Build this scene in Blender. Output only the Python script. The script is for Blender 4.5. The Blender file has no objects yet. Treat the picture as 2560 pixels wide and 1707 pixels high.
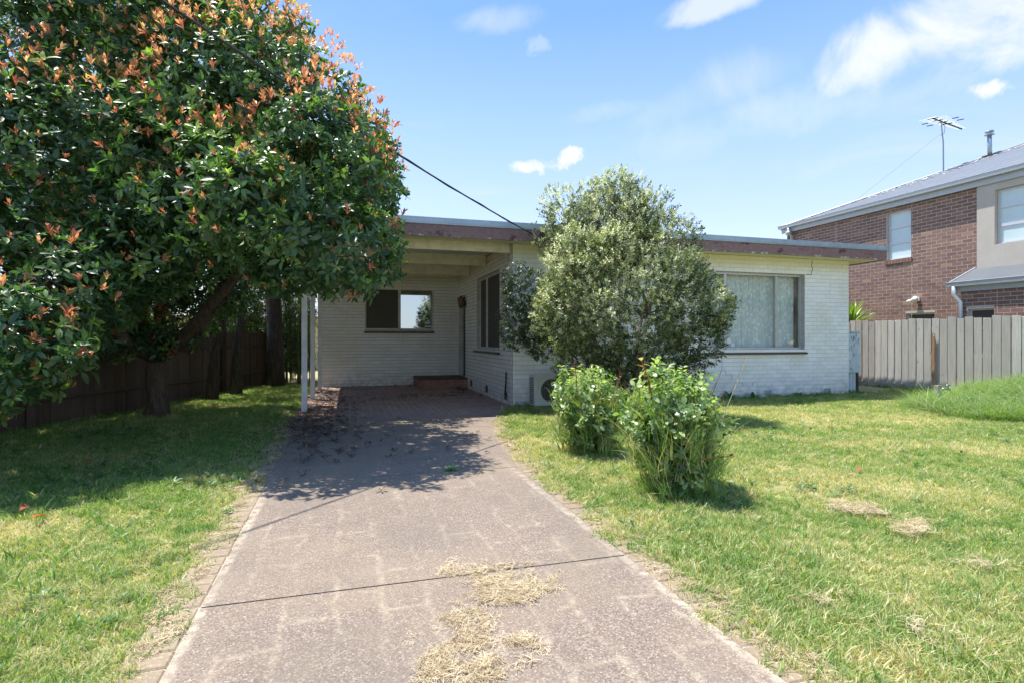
import bpy, math, random
import numpy as np
from mathutils import Vector, Matrix, Euler

C = bpy.context.scene.collection
scn = bpy.context.scene
R = math.radians
rng = np.random.default_rng(7)
random.seed(7)

# ------------------------------------------------------------------ camera
CAM_H, FPX, YH, YAW = 1.26, 1370.0, 847.0, R(16.5)
cs, sn = math.cos(YAW), math.sin(YAW)
cam = bpy.data.objects.new('camera', bpy.data.cameras.new('camera'))
C.objects.link(cam)
cam.location = (0, 0, CAM_H)
cam.rotation_euler = (math.pi / 2, 0, -YAW)
cam.data.sensor_width = 36
cam.data.lens = 36 * FPX / 2560
cam.data.shift_y = (YH - 853.5) / 2560
cam.data.clip_end = 2000
scn.camera = cam

def W(px, py, z):
    """point at depth z along the view axis"""
    X = (px - 1280) / FPX * z
    return Vector((X * cs + z * sn, -X * sn + z * cs, CAM_H + (YH - py) / FPX * z))

def project(p):
    Z = p[0] * sn + p[1] * cs
    X = p[0] * cs - p[1] * sn
    return 1280 + FPX * X / Z, YH - FPX * (p[2] - CAM_H) / Z, Z

# ------------------------------------------------------------------ sky, sun, exposure
SUN = Vector((-0.25, 0.24, 1.0)).normalized()
elev = math.asin(SUN.z)
azim = math.atan2(SUN.x, SUN.y)
world = bpy.data.worlds.new('World')
scn.world = world
world.use_nodes = True
wt = world.node_tree
for n in list(wt.nodes):
    wt.nodes.remove(n)
class NT:
    def __init__(s, t): s.t = t
    def n(s, typ, **kw):
        nd = s.t.nodes.new(typ)
        for k, v in kw.items():
            if k == 'ins':
                for kk, vv in v.items():
                    if hasattr(vv, 'is_output') or isinstance(vv, bpy.types.NodeSocket):
                        s.t.links.new(vv, nd.inputs[kk])
                    else:
                        nd.inputs[kk].default_value = vv
            else:
                setattr(nd, k, v)
        return nd
    def math(s, op, a, b=0.0, c=None, clamp=False):
        nd = s.t.nodes.new('ShaderNodeMath'); nd.operation = op; nd.use_clamp = clamp
        for i, v in enumerate((a, b) if c is None else (a, b, c)):
            if isinstance(v, bpy.types.NodeSocket): s.t.links.new(v, nd.inputs[i])
            else: nd.inputs[i].default_value = v
        return nd.outputs[0]
    def vmath(s, op, a, b=(0, 0, 0)):
        nd = s.t.nodes.new('ShaderNodeVectorMath'); nd.operation = op
        for i, v in enumerate((a, b)):
            if isinstance(v, bpy.types.NodeSocket): s.t.links.new(v, nd.inputs[i])
            else: nd.inputs[i].default_value = v
        return nd.outputs['Value'] if op in ('DOT_PRODUCT', 'LENGTH', 'DISTANCE') else nd.outputs[0]
    def mix(s, f, a, b, mode='MIX'):
        nd = s.t.nodes.new('ShaderNodeMix'); nd.data_type = 'RGBA'; nd.blend_type = mode
        for k, v in ((0, f), (6, a), (7, b)):
            if isinstance(v, bpy.types.NodeSocket): s.t.links.new(v, nd.inputs[k])
            else: nd.inputs[k].default_value = v if k == 0 else (tuple(v) + (1,))[:4]
        return nd.outputs[2]
    def noise(s, vec, scale, detail=4, rough=.55, dist=0.0):
        nd = s.n('ShaderNodeTexNoise', ins={'Vector': vec, 'Scale': scale, 'Detail': detail, 'Roughness': rough, 'Distortion': dist})
        return nd.outputs['Fac']
    def ramp(s, f, stops, interp='LINEAR'):
        nd = s.n('ShaderNodeValToRGB', ins={'Fac': f}); cr = nd.color_ramp; cr.interpolation = interp
        while len(cr.elements) < len(stops): cr.elements.new(.5)
        for e, (p, c) in zip(cr.elements, stops):
            e.position = p; e.color = (tuple(c) + (1,))[:4] if not isinstance(c, (int, float)) else (c, c, c, 1)
        return nd.outputs['Color']
    def mapr(s, v, a, b, c=0.0, d=1.0, smooth=True):
        nd = s.n('ShaderNodeMapRange', ins={'Value': v, 'From Min': a, 'From Max': b, 'To Min': c, 'To Max': d})
        if smooth: nd.interpolation_type = 'SMOOTHSTEP'
        return nd.outputs[0]

w = NT(wt)
sky = w.n('ShaderNodeTexSky', sky_type='NISHITA', sun_disc=False, sun_elevation=elev, sun_rotation=azim,
          air_density=1.0, dust_density=0.6, ozone_density=2.2)
geo = w.n('ShaderNodeTexCoord')
d = geo.outputs['Generated']
dn = w.vmath('NORMALIZE', d)
sep = w.n('ShaderNodeSeparateXYZ', ins={0: dn})
# wispy layer: direction projected on a flat cloud deck
zc = w.math('MAXIMUM', sep.outputs[2], 0.03)
zz = w.math('ADD', zc, 0.12)
deck = w.n('ShaderNodeCombineXYZ', ins={0: w.math('DIVIDE', sep.outputs[0], zz), 1: w.math('DIVIDE', sep.outputs[1], zz), 2: 0.0}).outputs[0]
wisp = w.noise(deck, 1.1, 8, .62, .8)
wisp2 = w.noise(w.vmath('ADD', deck, (7.3, 2.2, 0)), 0.45, 3, .5)
wm = w.math('MULTIPLY', w.mapr(wisp, .47, .78), w.mapr(wisp2, .44, .62))
wm = w.math('MULTIPLY', wm, 0.28)
fine = w.noise(w.vmath('ADD', dn, (3.1, 0, 5)), 6.0, 9, .58, .4)
fine2 = w.noise(w.vmath('ADD', dn, (1.7, 4, 2)), 19.0, 8, .6, .3)
def puff(px, py, rx, ry, tilt, soft, amp, edge=.55):
    dv = W(px, py, 1.0) - cam.location
    f = Vector((sn, cs, 0))
    c = dv.normalized()
    e1 = c.cross(Vector((0, 0, 1))).normalized(); e2 = e1.cross(c).normalized()
    ca, sa = math.cos(tilt), math.sin(tilt)
    a1 = (e1 * ca + e2 * sa) * (FPX / rx); a2 = (e2 * ca - e1 * sa) * (FPX / ry)
    x = w.vmath('DOT_PRODUCT', dn, tuple(a1)); y = w.vmath('DOT_PRODUCT', dn, tuple(a2))
    r2 = w.math('ADD', w.math('MULTIPLY', x, x), w.math('MULTIPLY', y, y))
    front = w.mapr(w.vmath('DOT_PRODUCT', dn, tuple(c)), .2, .5)
    nz_ = w.math('MULTIPLY', w.math('SUBTRACT', fine2 if rx < 70 else fine, .5), 5.0 if rx < 70 else 2.9)
    v = w.math('ADD', w.math('MULTIPLY', w.math('SUBTRACT', 1.0, r2), .62), nz_)
    m = w.math('MULTIPLY', w.mapr(v, 0.0, soft), w.mapr(r2, 2.6, 1.1))
    return w.math('MULTIPLY', w.math('MULTIPLY', m, front), amp)
puffs = [
    puff(2300, 95, 190, 85, R(14), .85, .88), puff(2480, 50, 210, 85, R(8), .85, .86), puff(2200, 120, 110, 45, R(10), 1.0, .6),
    puff(2240, 250, 170, 34, R(12), 1.2, .45),
    puff(1410, 398, 62, 20, R(24), .9, 1.0), puff(1335, 414, 66, 15, R(3), 1.1, .9), puff(2490, 225, 46, 15, R(-6), 1.0, .9),
    puff(1800, 5, 210, 32, R(5), .7, .62), puff(1255, 55, 110, 34, R(8), 1.0, .4), puff(1355, 115, 40, 22, R(15), .8, .24),
    puff(1750, 235, 210, 60, R(14), 1.6, .50), puff(1540, 275, 130, 26, R(6), 1.5, .42), puff(1900, 300, 360, 60, R(4), 1.5, .42),
    puff(2130, 260, 150, 44, R(12), 1.4, .50),
]
tot = wm
for p in puffs:
    tot = w.math('MAXIMUM', tot, p)
SKY_F = .15 * 2 ** 1.50
grad = w.ramp(w.math('MAXIMUM', sep.outputs[2], 0.0), [(0, (.84, .93, 1.0)), (.11, (.72, .82, 1.0)), (.20, (.565, .69, .975)), (.34, (.385, .575, .96)), (.51, (.175, .385, .93)), (1, (.19, .40, .88))])
grad = w.vmath('MULTIPLY', grad, (1 / SKY_F,) * 3)
base_sky = w.mix(.82, sky.outputs[0], grad)
col = w.mix(tot, base_sky, (.99 / SKY_F, 1.0 / SKY_F, 1.05 / SKY_F))
bg = w.n('ShaderNodeBackground', ins={'Color': col, 'Strength': 0.15})
w.n('ShaderNodeOutputWorld', ins={'Surface': bg.outputs[0]})

sun = bpy.data.objects.new('sun', bpy.data.lights.new('sun', 'SUN'))
C.objects.link(sun)
sun.data.energy = 2.65
sun.data.angle = R(0.53)
sun.data.color = (1.0, 0.955, 0.88)
sun.location = SUN * 60
sun.rotation_euler = (-SUN).to_track_quat('-Z', 'Y').to_euler()

scn.view_settings.view_transform = 'Standard'
scn.view_settings.look = 'None'
scn.view_settings.exposure = 1.64
scn.view_settings.gamma = 1
scn.view_settings.use_curve_mapping = False
scn.cycles.max_bounces = 10
scn.cycles.diffuse_bounces = 5
scn.cycles.glossy_bounces = 4
scn.cycles.transmission_bounces = 6
scn.cycles.transparent_max_bounces = 12
scn.cycles.use_denoising = True
scn.cycles.sample_clamp_indirect = 6

# ------------------------------------------------------------------ object helpers
def tag(o, label=None, cat=None, group=None, kind=None):
    if label: o['label'] = label
    if cat: o['category'] = cat
    if group: o['group'] = group
    if kind: o['kind'] = kind
    return o

def empty(name, loc=(0, 0, 0), **kw):
    o = bpy.data.objects.new(name, None); C.objects.link(o)
    o.location = loc; o.empty_display_size = .2
    return tag(o, **kw)

def link(name, me, parent=None, mat=None, loc=None, **kw):
    o = bpy.data.objects.new(name, me); C.objects.link(o)
    if mat is not None and not me.materials: me.materials.append(mat)
    if parent is not None:
        o.parent = parent
        pl = parent_world(parent)
        o.location = (Vector(loc) - pl) if loc is not None else -pl
    elif loc is not None:
        o.location = loc
    return tag(o, **kw)

def parent_world(p):
    v = Vector((0, 0, 0))
    while p is not None:
        v += Vector(p.location); p = p.parent
    return v

def mesh_from(name, V, F, smooth=False):
    me = bpy.data.meshes.new(name)
    me.from_pydata([tuple(v) for v in V], [], [tuple(f) for f in F])
    if smooth: me.polygons.foreach_set('use_smooth', [True] * len(me.polygons))
    me.update()
    return me

def mesh_np(name, V, F, smooth=False):
    """V (n,3), F (m,k) numpy arrays"""
    me = bpy.data.meshes.new(name)
    n, m, k = len(V), len(F), F.shape[1]
    me.vertices.add(n); me.vertices.foreach_set('co', V.astype(np.float32).ravel())
    me.loops.add(m * k); me.loops.foreach_set('vertex_index', F.astype(np.int32).ravel())
    me.polygons.add(m); me.polygons.foreach_set('loop_start', (np.arange(m) * k).astype(np.int32))
    if smooth: me.polygons.foreach_set('use_smooth', np.ones(m, bool))
    me.update(calc_edges=True); me.validate()
    return me

BOXF = [(0, 3, 2, 1), (4, 5, 6, 7), (0, 1, 5, 4), (1, 2, 6, 5), (2, 3, 7, 6), (3, 0, 4, 7)]
class MB:
    def __init__(s): s.V, s.F = [], []
    def add(s, V, F):
        o = len(s.V); s.V += [tuple(v) for v in V]; s.F += [tuple(i + o for i in f) for f in F]; return s
    def box(s, x0, x1, y0, y1, z0, z1, M=None):
        V = [(x0, y0, z0), (x1, y0, z0), (x1, y1, z0), (x0, y1, z0), (x0, y0, z1), (x1, y0, z1), (x1, y1, z1), (x0, y1, z1)]
        if M is not None: V = [M @ Vector(v) for v in V]
        return s.add(V, BOXF)
    def tube(s, P, r, n=8, cap=True):
        P = [Vector(p) for p in P]
        if isinstance(r, (int, float)): r = [r] * len(P)
        V, F = [], []
        up = None
        for i, p in enumerate(P):
            t = (P[min(i + 1, len(P) - 1)] - P[max(i - 1, 0)])
            t = t.normalized() if t.length > 1e-9 else Vector((0, 0, 1))
            if up is None:
                up = Vector((1, 0, 0)) if abs(t.x) < .8 else Vector((0, 1, 0))
            a = (up - t * up.dot(t)).normalized(); b = t.cross(a); up = a
            for k in range(n):
                an = 2 * math.pi * k / n
                V.append(p + (a * math.cos(an) + b * math.sin(an)) * r[i])
        for i in range(len(P) - 1):
            for k in range(n):
                F.append((i * n + k, i * n + (k + 1) % n, (i + 1) * n + (k + 1) % n, (i + 1) * n + k))
        if cap:
            F.append(tuple(reversed(range(n)))); F.append(tuple(range((len(P) - 1) * n, len(P) * n)))
        return s.add(V, F)
    def lathe(s, prof, c=(0, 0, 0), n=20):
        V, F = [], []
        for r_, z_ in prof:
            for k in range(n):
                a = 2 * math.pi * k / n
                V.append((c[0] + r_ * math.cos(a), c[1] + r_ * math.sin(a), c[2] + z_))
        for i in range(len(prof) - 1):
            for k in range(n):
                F.append((i * n + k, i * n + (k + 1) % n, (i + 1) * n + (k + 1) % n, (i + 1) * n + k))
        return s.add(V, F)
    def build(s, name, mat, parent=None, smooth=False, **kw):
        return link(name, mesh_from(name, s.V, s.F, smooth), parent, mat, **kw)

# ------------------------------------------------------------------ materials
def newmat(name):
    m = bpy.data.materials.new(name); m.use_nodes = True
    t = m.node_tree
    for n in list(t.nodes): t.nodes.remove(n)
    return m, NT(t)

def finish(t, surf, disp=None):
    o = t.n('ShaderNodeOutputMaterial', ins={'Surface': surf})
    return o

def bsdf(t, color, rough=.7, metal=0.0, bump=None, bstr=.3, bdist=.01, spec=None, normal=None):
    nd = t.n('ShaderNodeBsdfPrincipled', ins={'Roughness': rough, 'Metallic': metal})
    if isinstance(color, bpy.types.NodeSocket): t.t.links.new(color, nd.inputs['Base Color'])
    else: nd.inputs['Base Color'].default_value = (tuple(color) + (1,))[:4]
    if spec is not None: nd.inputs['Specular IOR Level'].default_value = spec
    if bump is not None:
        b = t.n('ShaderNodeBump', ins={'Height': bump, 'Strength': bstr, 'Distance': bdist})
        t.t.links.new(b.outputs[0], nd.inputs['Normal'])
    return nd.outputs[0]

def wpos(t): return t.n('ShaderNodeNewGeometry').outputs['Position']
def island(t):
    a = t.n('ShaderNodeNewGeometry').outputs['Random Per Island']
    b = t.n('ShaderNodeObjectInfo').outputs['Random']
    return t.math('FRACT', t.math('ADD', a, b))

def simple(name, color, rough=.6, metal=0.0, var=.12, scale=12, bump=0.15, spec=None):
    m, t = newmat(name)
    p = wpos(t)
    n1 = t.noise(p, scale, 5)
    n2 = t.noise(p, scale * 6, 3)
    f = t.math('ADD', t.math('MULTIPLY', n1, .7), t.math('MULTIPLY', n2, .3))
    lo = tuple(c * (1 - var * 2) for c in color); hi = tuple(min(1, c * (1 + var)) for c in color)
    c = t.ramp(f, [(.3, lo), (.7, hi)])
    finish(t, bsdf(t, c, rough, metal, n2, bump, .004, spec))
    return m

def mat_white_brick():
    m, t = newmat('painted_white_brick')
    p = wpos(t)
    r = island(t)
    n1 = t.noise(p, 1.3, 5); n2 = t.noise(p, 40, 4); n3 = t.noise(p, 7, 5, .65)
    base = t.mix(r, (.80, .815, .80), (.90, .91, .89))
    base = t.mix(t.mapr(n1, .45, .75), base, (.76, .755, .68))
    # drips and grime
    ps = t.n('ShaderNodeMapping', ins={'Vector': p, 'Scale': (9, 9, 1.2)}).outputs[0]
    dr = t.mapr(t.noise(ps, 1.0, 5, .6), .60, .80)
    base = t.mix(t.math('MULTIPLY', dr, .35), base, (.50, .50, .45))
    sp = t.mapr(t.noise(p, 26, 3, .7), .66, .72)
    base = t.mix(t.math('MULTIPLY', sp, .55), base, (.33, .27, .24))
    z = t.n('ShaderNodeSeparateXYZ', ins={0: p}).outputs[2]
    low = t.math('MULTIPLY', t.mapr(z, .60, 0.0), t.mapr(n3, .36, .62))
    base = t.mix(t.math('MULTIPLY', low, .55), base, (.40, .37, .33))
    # reflected yellow light under the eaves, put into the brick colour
    hi_ = t.mapr(t.math('ADD', z, t.math('MULTIPLY', n3, .25)), 2.78, 3.06)
    base = t.mix(t.math('MULTIPLY', hi_, .75), base, (.66, .62, .36))
    finish(t, bsdf(t, base, .55, 0, n2, .35, .006))
    return m

def mat_brown_brick():
    m, t = newmat('red_brown_brick')
    p = wpos(t)
    r = island(t)
    c = t.ramp(r, [(0, (.180, .102, .078)), (.5, (.225, .132, .102)), (.93, (.28, .15, .108)), (.96, (.33, .20, .125)), (1, (.37, .24, .15))])
    n = t.noise(p, 60, 5, .7)
    c = t.mix(t.math('MULTIPLY', t.mapr(n, .35, .75), .6), c, (.13, .06, .045), 'MIX')
    c2 = t.mix(.45, t.ramp(r, [(0, (.195, .113, .085)), (.5, (.235, .14, .107)), (.94, (.28, .17, .13)), (1, (.37, .24, .15))]), c)
    finish(t, bsdf(t, c2, .85, 0, n, .5, .005))
    return m

def mat_wood_grey(name, a, b, dark):
    m, t = newmat(name)
    p = wpos(t)
    r = island(t)
    off = t.n('ShaderNodeCombineXYZ', ins={0: t.math('MULTIPLY', r, 13.0), 1: t.math('MULTIPLY', r, 7.0), 2: t.math('MULTIPLY', r, 31.0)}).outputs[0]
    q = t.n('ShaderNodeMapping', ins={'Vector': t.vmath('ADD', p, off), 'Scale': (60, 60, 2.2)}).outputs[0]
    g = t.noise(q, 1.0, 5, .6, .6)
    q2 = t.vmath('ADD', p, off)
    kn = t.noise(t.n('ShaderNodeMapping', ins={'Vector': q2, 'Scale': (14, 14, 6)}).outputs[0], 1.0, 2, .4)
    c = t.mix(t.mapr(g, .3, .7), a, b)
    c = t.mix(t.math('MULTIPLY', r, .48), c, dark)
    c = t.mix(t.math('MULTIPLY', t.mapr(kn, .70, .76), .7), c, dark)
    ln = t.mapr(t.noise(t.n('ShaderNodeMapping', ins={'Vector': q2, 'Scale': (120, 120, 1.0)}).outputs[0], 1.0, 3, .5), .62, .72)
    c = t.mix(t.math('MULTIPLY', ln, .5), c, dark)
    big = t.noise(p, 1.6, 3)
    c = t.mix(t.math('MULTIPLY', t.mapr(big, .45, .75), .4), c, tuple(x * .7 for x in a))
    finish(t, bsdf(t, c, .85, 0, g, .5, .004))
    return m

def mat_peeling(name, paint, wood, amount, scale=18, stretch=.25, rough=.6):
    m, t = newmat(name)
    p = wpos(t)
    q = t.n('ShaderNodeMapping', ins={'Vector': p, 'Scale': (1, 1, stretch)}).outputs[0]
    n = t.noise(q, scale, 7, .68); n1 = t.noise(p, 1.7, 3); n2 = t.noise(p, 55, 3)
    f = t.math('ADD', n, t.math('MULTIPLY', t.math('SUBTRACT', n1, .5), .5))
    k = t.mapr(f, 1 - amount, 1 - amount + .05)
    c0 = t.mix(t.mapr(t.noise(p, 5, 4), .35, .7), paint, tuple(x * .8 for x in paint))
    c = t.mix(k, c0, wood)
    finish(t, bsdf(t, c, rough, 0, t.math('SUBTRACT', n2, t.math('MULTIPLY', k, 2.0)), .4, .003))
    return m

def mat_fascia():
    m, t = newmat('weathered_brown_fascia_paint')
    p = wpos(t)
    q = t.n('ShaderNodeMapping', ins={'Vector': p, 'Scale': (1, 1, 1.6)}).outputs[0]
    n = t.noise(q, 3.0, 5, .6); f = t.noise(q, 14, 6, .65); n2 = t.noise(p, 60, 3)
    c = t.mix(t.mapr(f, .3, .7), (.175, .10, .092), (.25, .155, .145))
    c = t.mix(t.mapr(n, .55, .62), c, (.075, .028, .024))
    z = t.n('ShaderNodeSeparateXYZ', ins={0: p}).outputs[2]
    edge = t.mapr(z, 3.045, 3.0)
    pe = t.math('MULTIPLY', edge, t.mapr(t.noise(p, 9, 5, .7), .54, .60))
    chips = t.mapr(t.noise(p, 24, 4, .75), .73, .76)
    c = t.mix(t.math('MAXIMUM', pe, chips), c, (.55, .53, .47))
    finish(t, bsdf(t, c, .5, 0, n2, .25, .003))
    return m

def mat_bark(name, a, b):
    m, t = newmat(name)
    p = wpos(t)
    q = t.n('ShaderNodeMapping', ins={'Vector': p, 'Scale': (22, 22, 4)}).outputs[0]
    n = t.noise(q, 1.0, 6, .65, .5)
    c = t.mix(t.mapr(n, .35, .7), a, b)
    finish(t, bsdf(t, c, .9, 0, n, .9, .02))
    return m

def mat_leaf(name, cols, rough=.38, trans=.35, tcol=None, spec=.5, tintname='tint'):
    """cols: ramp stops driven by the per-instance tint value"""
    m, t = newmat(name)
    at = t.n('ShaderNodeAttribute', attribute_name=tintname, attribute_type='INSTANCER')
    rnd = t.n('ShaderNodeNewGeometry').outputs['Random Per Island']
    f = t.math('ADD', at.outputs['Fac'], t.math('MULTIPLY', t.math('SUBTRACT', rnd, .5), .22), clamp=True)
    c = t.ramp(f, cols)
    v = t.mapr(rnd, 0, 1, .72, 1.22, smooth=False)
    c = t.mix(1.0, c, t.n('ShaderNodeCombineXYZ', ins={0: v, 1: v, 2: v}).outputs[0], 'MULTIPLY')
    s = bsdf(t, c, rough, 0, spec=spec)
    tc = t.mix(1.0, c, tcol or (1.5, 1.7, .6), 'MULTIPLY')
    tr = t.n('ShaderNodeBsdfTranslucent', ins={'Color': tc})
    mx = t.n('ShaderNodeMixShader', ins={0: trans, 1: s, 2: tr.outputs[0]})
    finish(t, mx.outputs[0])
    return m

def mat_leaf_obj(name, ca, cb, rough=.3, trans=.3):
    m, t = newmat(name)
    r = t.n('ShaderNodeObjectInfo').outputs['Random']
    c = t.mix(r, ca, cb)
    s = bsdf(t, c, rough, 0)
    tr = t.n('ShaderNodeBsdfTranslucent', ins={'Color': t.mix(1.0, c, (1.5, 1.7, .6), 'MULTIPLY')})
    finish(t, t.n('ShaderNodeMixShader', ins={0: trans, 1: s, 2: tr.outputs[0]}).outputs[0])
    return m

def mat_glass(name, tint=(.9, .95, .95), refl=.12, gcol=(1, 1, 1)):
    m, t = newmat(name)
    tr = t.n('ShaderNodeBsdfTransparent', ins={'Color': tint + (1,)})
    gl = t.n('ShaderNodeBsdfGlossy', ins={'Color': gcol + (1,), 'Roughness': 0.02})
    fr = t.n('ShaderNodeFresnel', ins={'IOR': 1.5}).outputs[0]
    front_ = t.math('SUBTRACT', 1.0, t.n('ShaderNodeNewGeometry').outputs['Backfacing'])
    f = t.math('MULTIPLY', t.math('ADD', t.math('MULTIPLY', fr, .9), refl, clamp=True), front_)
    finish(t, t.n('ShaderNodeMixShader', ins={0: f, 1: tr.outputs[0], 2: gl.outputs[0]}).outputs[0])
    return m

def mat_lace():
    m, t = newmat('lace_curtain')
    p = wpos(t)
    sx = t.n('ShaderNodeSeparateXYZ', ins={0: p})
    w1 = t.noise(t.n('ShaderNodeMapping', ins={'Vector': p, 'Scale': (26, 1, 1.0)}).outputs[0], 1.0, 4, .6)
    dia = t.n('ShaderNodeTexVoronoi', ins={'Vector': t.n('ShaderNodeMapping', ins={'Vector': p, 'Scale': (16, .2, 11)}).outputs[0], 'Scale': 1.0}).outputs['Distance']
    f2 = t.noise(p, 70, 3, .7)
    c = t.mix(t.mapr(w1, .35, .65), (.70, .71, .69), (.90, .90, .88))
    c = t.mix(t.math('MULTIPLY', t.mapr(dia, .25, .55), .60), c, (.46, .49, .46))
    c = t.mix(t.math('MULTIPLY', t.mapr(f2, .45, .65), .45), c, (.46, .48, .47))
    finish(t, bsdf(t, c, .9, 0, w1, .3, .01))
    return m

def mat_ground():
    m, t = newmat('lawn_soil')
    p = wpos(t)
    n1 = t.noise(p, .55, 4, .6); n2 = t.noise(p, 9, 6, .7); n3 = t.noise(p, 55, 4, .7)
    c = t.mix(t.mapr(n2, .35, .65), (.26, .26, .10), (.46, .39, .21))
    c = t.mix(t.mapr(n1, .40, .66), c, (.52, .43, .25))
    c = t.mix(t.mapr(n3, .35, .7), c, (.26, .25, .11))
    finish(t, bsdf(t, c, .95, 0, n3, .6, .02))
    return m

def mat_drive():
    m, t = newmat('exposed_aggregate_drive')
    p = wpos(t)
    s = t.n('ShaderNodeSeparateXYZ', ins={0: p}); X, Y = s.outputs[0], s.outputs[1]
    vor = t.n('ShaderNodeTexVoronoi', ins={'Vector': p, 'Scale': 150.0, 'Randomness': 1.0})
    vc = t.n('ShaderNodeSeparateColor', ins={0: vor.outputs['Color']})
    peb = t.ramp(vc.outputs[0], [(0, (.130, .090, .072)), (.30, (.178, .134, .108)), (.6, (.222, .174, .141)), (.85, (.295, .243, .200)), (1, (.44, .38, .31))])
    edge = t.mapr(vor.outputs['Distance'], .25, .75)
    peb = t.mix(t.math('MULTIPLY', edge, .45), peb, (.20, .155, .13))
    n0 = t.noise(p, .8, 5, .6); n1 = t.noise(p, 2.6, 5, .62, .4); n2 = t.noise(p, 14, 5, .7)
    # worn cream traces of the old paver stencil
    tw = t.vmath('ADD', p, t.n('ShaderNodeCombineXYZ', ins={0: t.math('MULTIPLY', t.noise(p, 3.5, 2), .13), 1: t.math('MULTIPLY', t.noise(t.vmath('ADD', p, (9, 4, 0)), 3.5, 2), .13), 2: 0.0}).outputs[0])
    rot = t.n('ShaderNodeMapping', ins={'Vector': tw, 'Rotation': (0, 0, R(90))}).outputs[0]
    br = t.n('ShaderNodeTexBrick', offset=.5, squash=1.0, ins={'Vector': rot, 'Scale': 1.0, 'Mortar Size': .030, 'Mortar Smooth': 1.0, 'Brick Width': .44, 'Row Height': .215})
    traces = t.math('MULTIPLY', br.outputs['Fac'], t.mapr(n1, .40, .64))
    traces = t.math('MULTIPLY', traces, t.mapr(t.noise(p, 22, 5, .75), .36, .62))
    traces = t.math('MULTIPLY', traces, t.mapr(Y, 6.0, 3.0, .30, 1.0))
    c = t.mix(t.math('MULTIPLY', traces, .66), peb, (.50, .42, .31))
    # a pale worn edge line beside the border bricks
    el = t.math('SUBTRACT', 1.0, t.math('MINIMUM', t.math('ABSOLUTE', t.math('ADD', X, .655)), t.math('ABSOLUTE', t.math('SUBTRACT', X, 1.50))))
    el = t.math('MULTIPLY', t.mapr(el, .955, .985), t.mapr(n2, .35, .6))
    c = t.mix(t.math('MULTIPLY', t.math('MULTIPLY', el, t.mapr(Y, 6.0, 4.4)), .6), c, (.60, .52, .41))
    # grime: broad tone, mossy grey blotches
    c = t.mix(t.math('MULTIPLY', t.mapr(n0, .44, .62), .45), c, (.165, .140, .115))
    c = t.mix(t.math('MULTIPLY', t.mapr(n1, .52, .70), .38), c, (.27, .225, .18))
    tan_ = t.math('MULTIPLY', t.mapr(t.noise(t.vmath('ADD', p, (4, 9, 0)), .9, 5, .6), .45, .65), .38)
    c = t.mix(tan_, c, (.30, .235, .165))
    spots = t.mapr(t.noise(t.vmath('ADD', p, (2, 1, 0)), 7.0, 3, .5), .71, .76)
    c = t.mix(t.math('MULTIPLY', spots, .35), c, (.11, .095, .08))
    # brick paved area towards and under the carport
    rb = t.n('ShaderNodeTexBrick', offset=.5, ins={'Vector': t.n('ShaderNodeMapping', ins={'Vector': p, 'Rotation': (0, 0, R(90))}).outputs[0], 'Scale': 1.0, 'Mortar Size': .006, 'Mortar Smooth': .3, 'Brick Width': .23, 'Row Height': .115,
        'Color1': (.40, .22, .17, 1), 'Color2': (.50, .31, .24, 1), 'Mortar': (.58, .49, .41, 1)})
    rc = t.mix(t.math('MULTIPLY', t.mapr(n2, .4, .7), .45), rb.outputs['Color'], (.28, .19, .16))
    st = t.noise(t.n('ShaderNodeMapping', ins={'Vector': p, 'Scale': (.8, 1.5, 1)}).outputs[0], 1.15, 5, .6, .5)
    rc = t.mix(t.math('MULTIPLY', t.mapr(st, .46, .62), .60), rc, (.22, .21, .215))
    rc = t.mix(t.math('MULTIPLY', t.mapr(t.noise(p, 3.6, 4), .62, .7), .5), rc, (.30, .28, .26))
    c = t.mix(1.0, c, (1.0, .985, .93), 'MULTIPLY')
    k = t.mapr(t.math('ADD', Y, t.math('MULTIPLY', n1, 1.6)), 8.9, 10.2)
    c = t.mix(k, c, rc)
    # slightly darker run before the carport
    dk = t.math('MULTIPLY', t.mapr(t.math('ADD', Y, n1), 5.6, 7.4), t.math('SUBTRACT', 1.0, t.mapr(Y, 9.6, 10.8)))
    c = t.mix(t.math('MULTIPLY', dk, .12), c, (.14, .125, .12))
    finish(t, bsdf(t, c, .82, 0, t.math('SUBTRACT', vc.outputs[1], t.math('MULTIPLY', edge, .8)), .35, .004))
    return m

M = {}
M['wbrick'] = mat_white_brick()
M['wmortar'] = simple('grimy_painted_mortar', (.54, .53, .50), .9, var=.2)
M['bbrick'] = mat_brown_brick()
M['cream_mortar'] = simple('cream_mortar', (.52, .47, .41), .95, var=.08)
M['fascia'] = mat_fascia()
M['zinc'] = simple('galvanised_flashing', (.36, .44, .50), .38, .55, .12, 5)
M['cream'] = mat_peeling('cream_gloss_paint', (.80, .76, .58), (.55, .48, .30), .30, 9)
M['soffit'] = simple('soffit_paint', (.74, .74, .48), .7, var=.1)
M['ceil'] = simple('carport_ceiling_sheet', (.72, .72, .68), .8, var=.1)
M['whitepaint'] = mat_peeling('chipped_white_paint', (.78, .79, .81), (.35, .22, .15), .24, 30, .6)
M['alu'] = simple('aluminium_window_frame', (.55, .56, .55), .35, .6, .08)
M['wframe'] = mat_peeling('white_timber_frame', (.66, .67, .66), (.30, .26, .22), .26, 30, .5)
M['sill'] = simple('dark_brown_sill_tile', (.055, .040, .040), .35, var=.2)
M['glass'] = mat_glass('window_glass', (.94, .98, .98), .03)
M['mirror'] = mat_glass('reflective_glass', (.35, .37, .38), .52, (.86, .92, .98))
M['screen'] = simple('fly_screen_mesh', (.075, .070, .062), .6, var=.08, scale=3)
M['lace'] = mat_lace()
M['dark'] = simple('dark_interior', (.03, .028, .026), .9)
M['door'] = simple('dark_door_paint', (.035, .022, .018), .4)
M['black'] = simple('black_plastic', (.018, .018, .02), .4)
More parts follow.
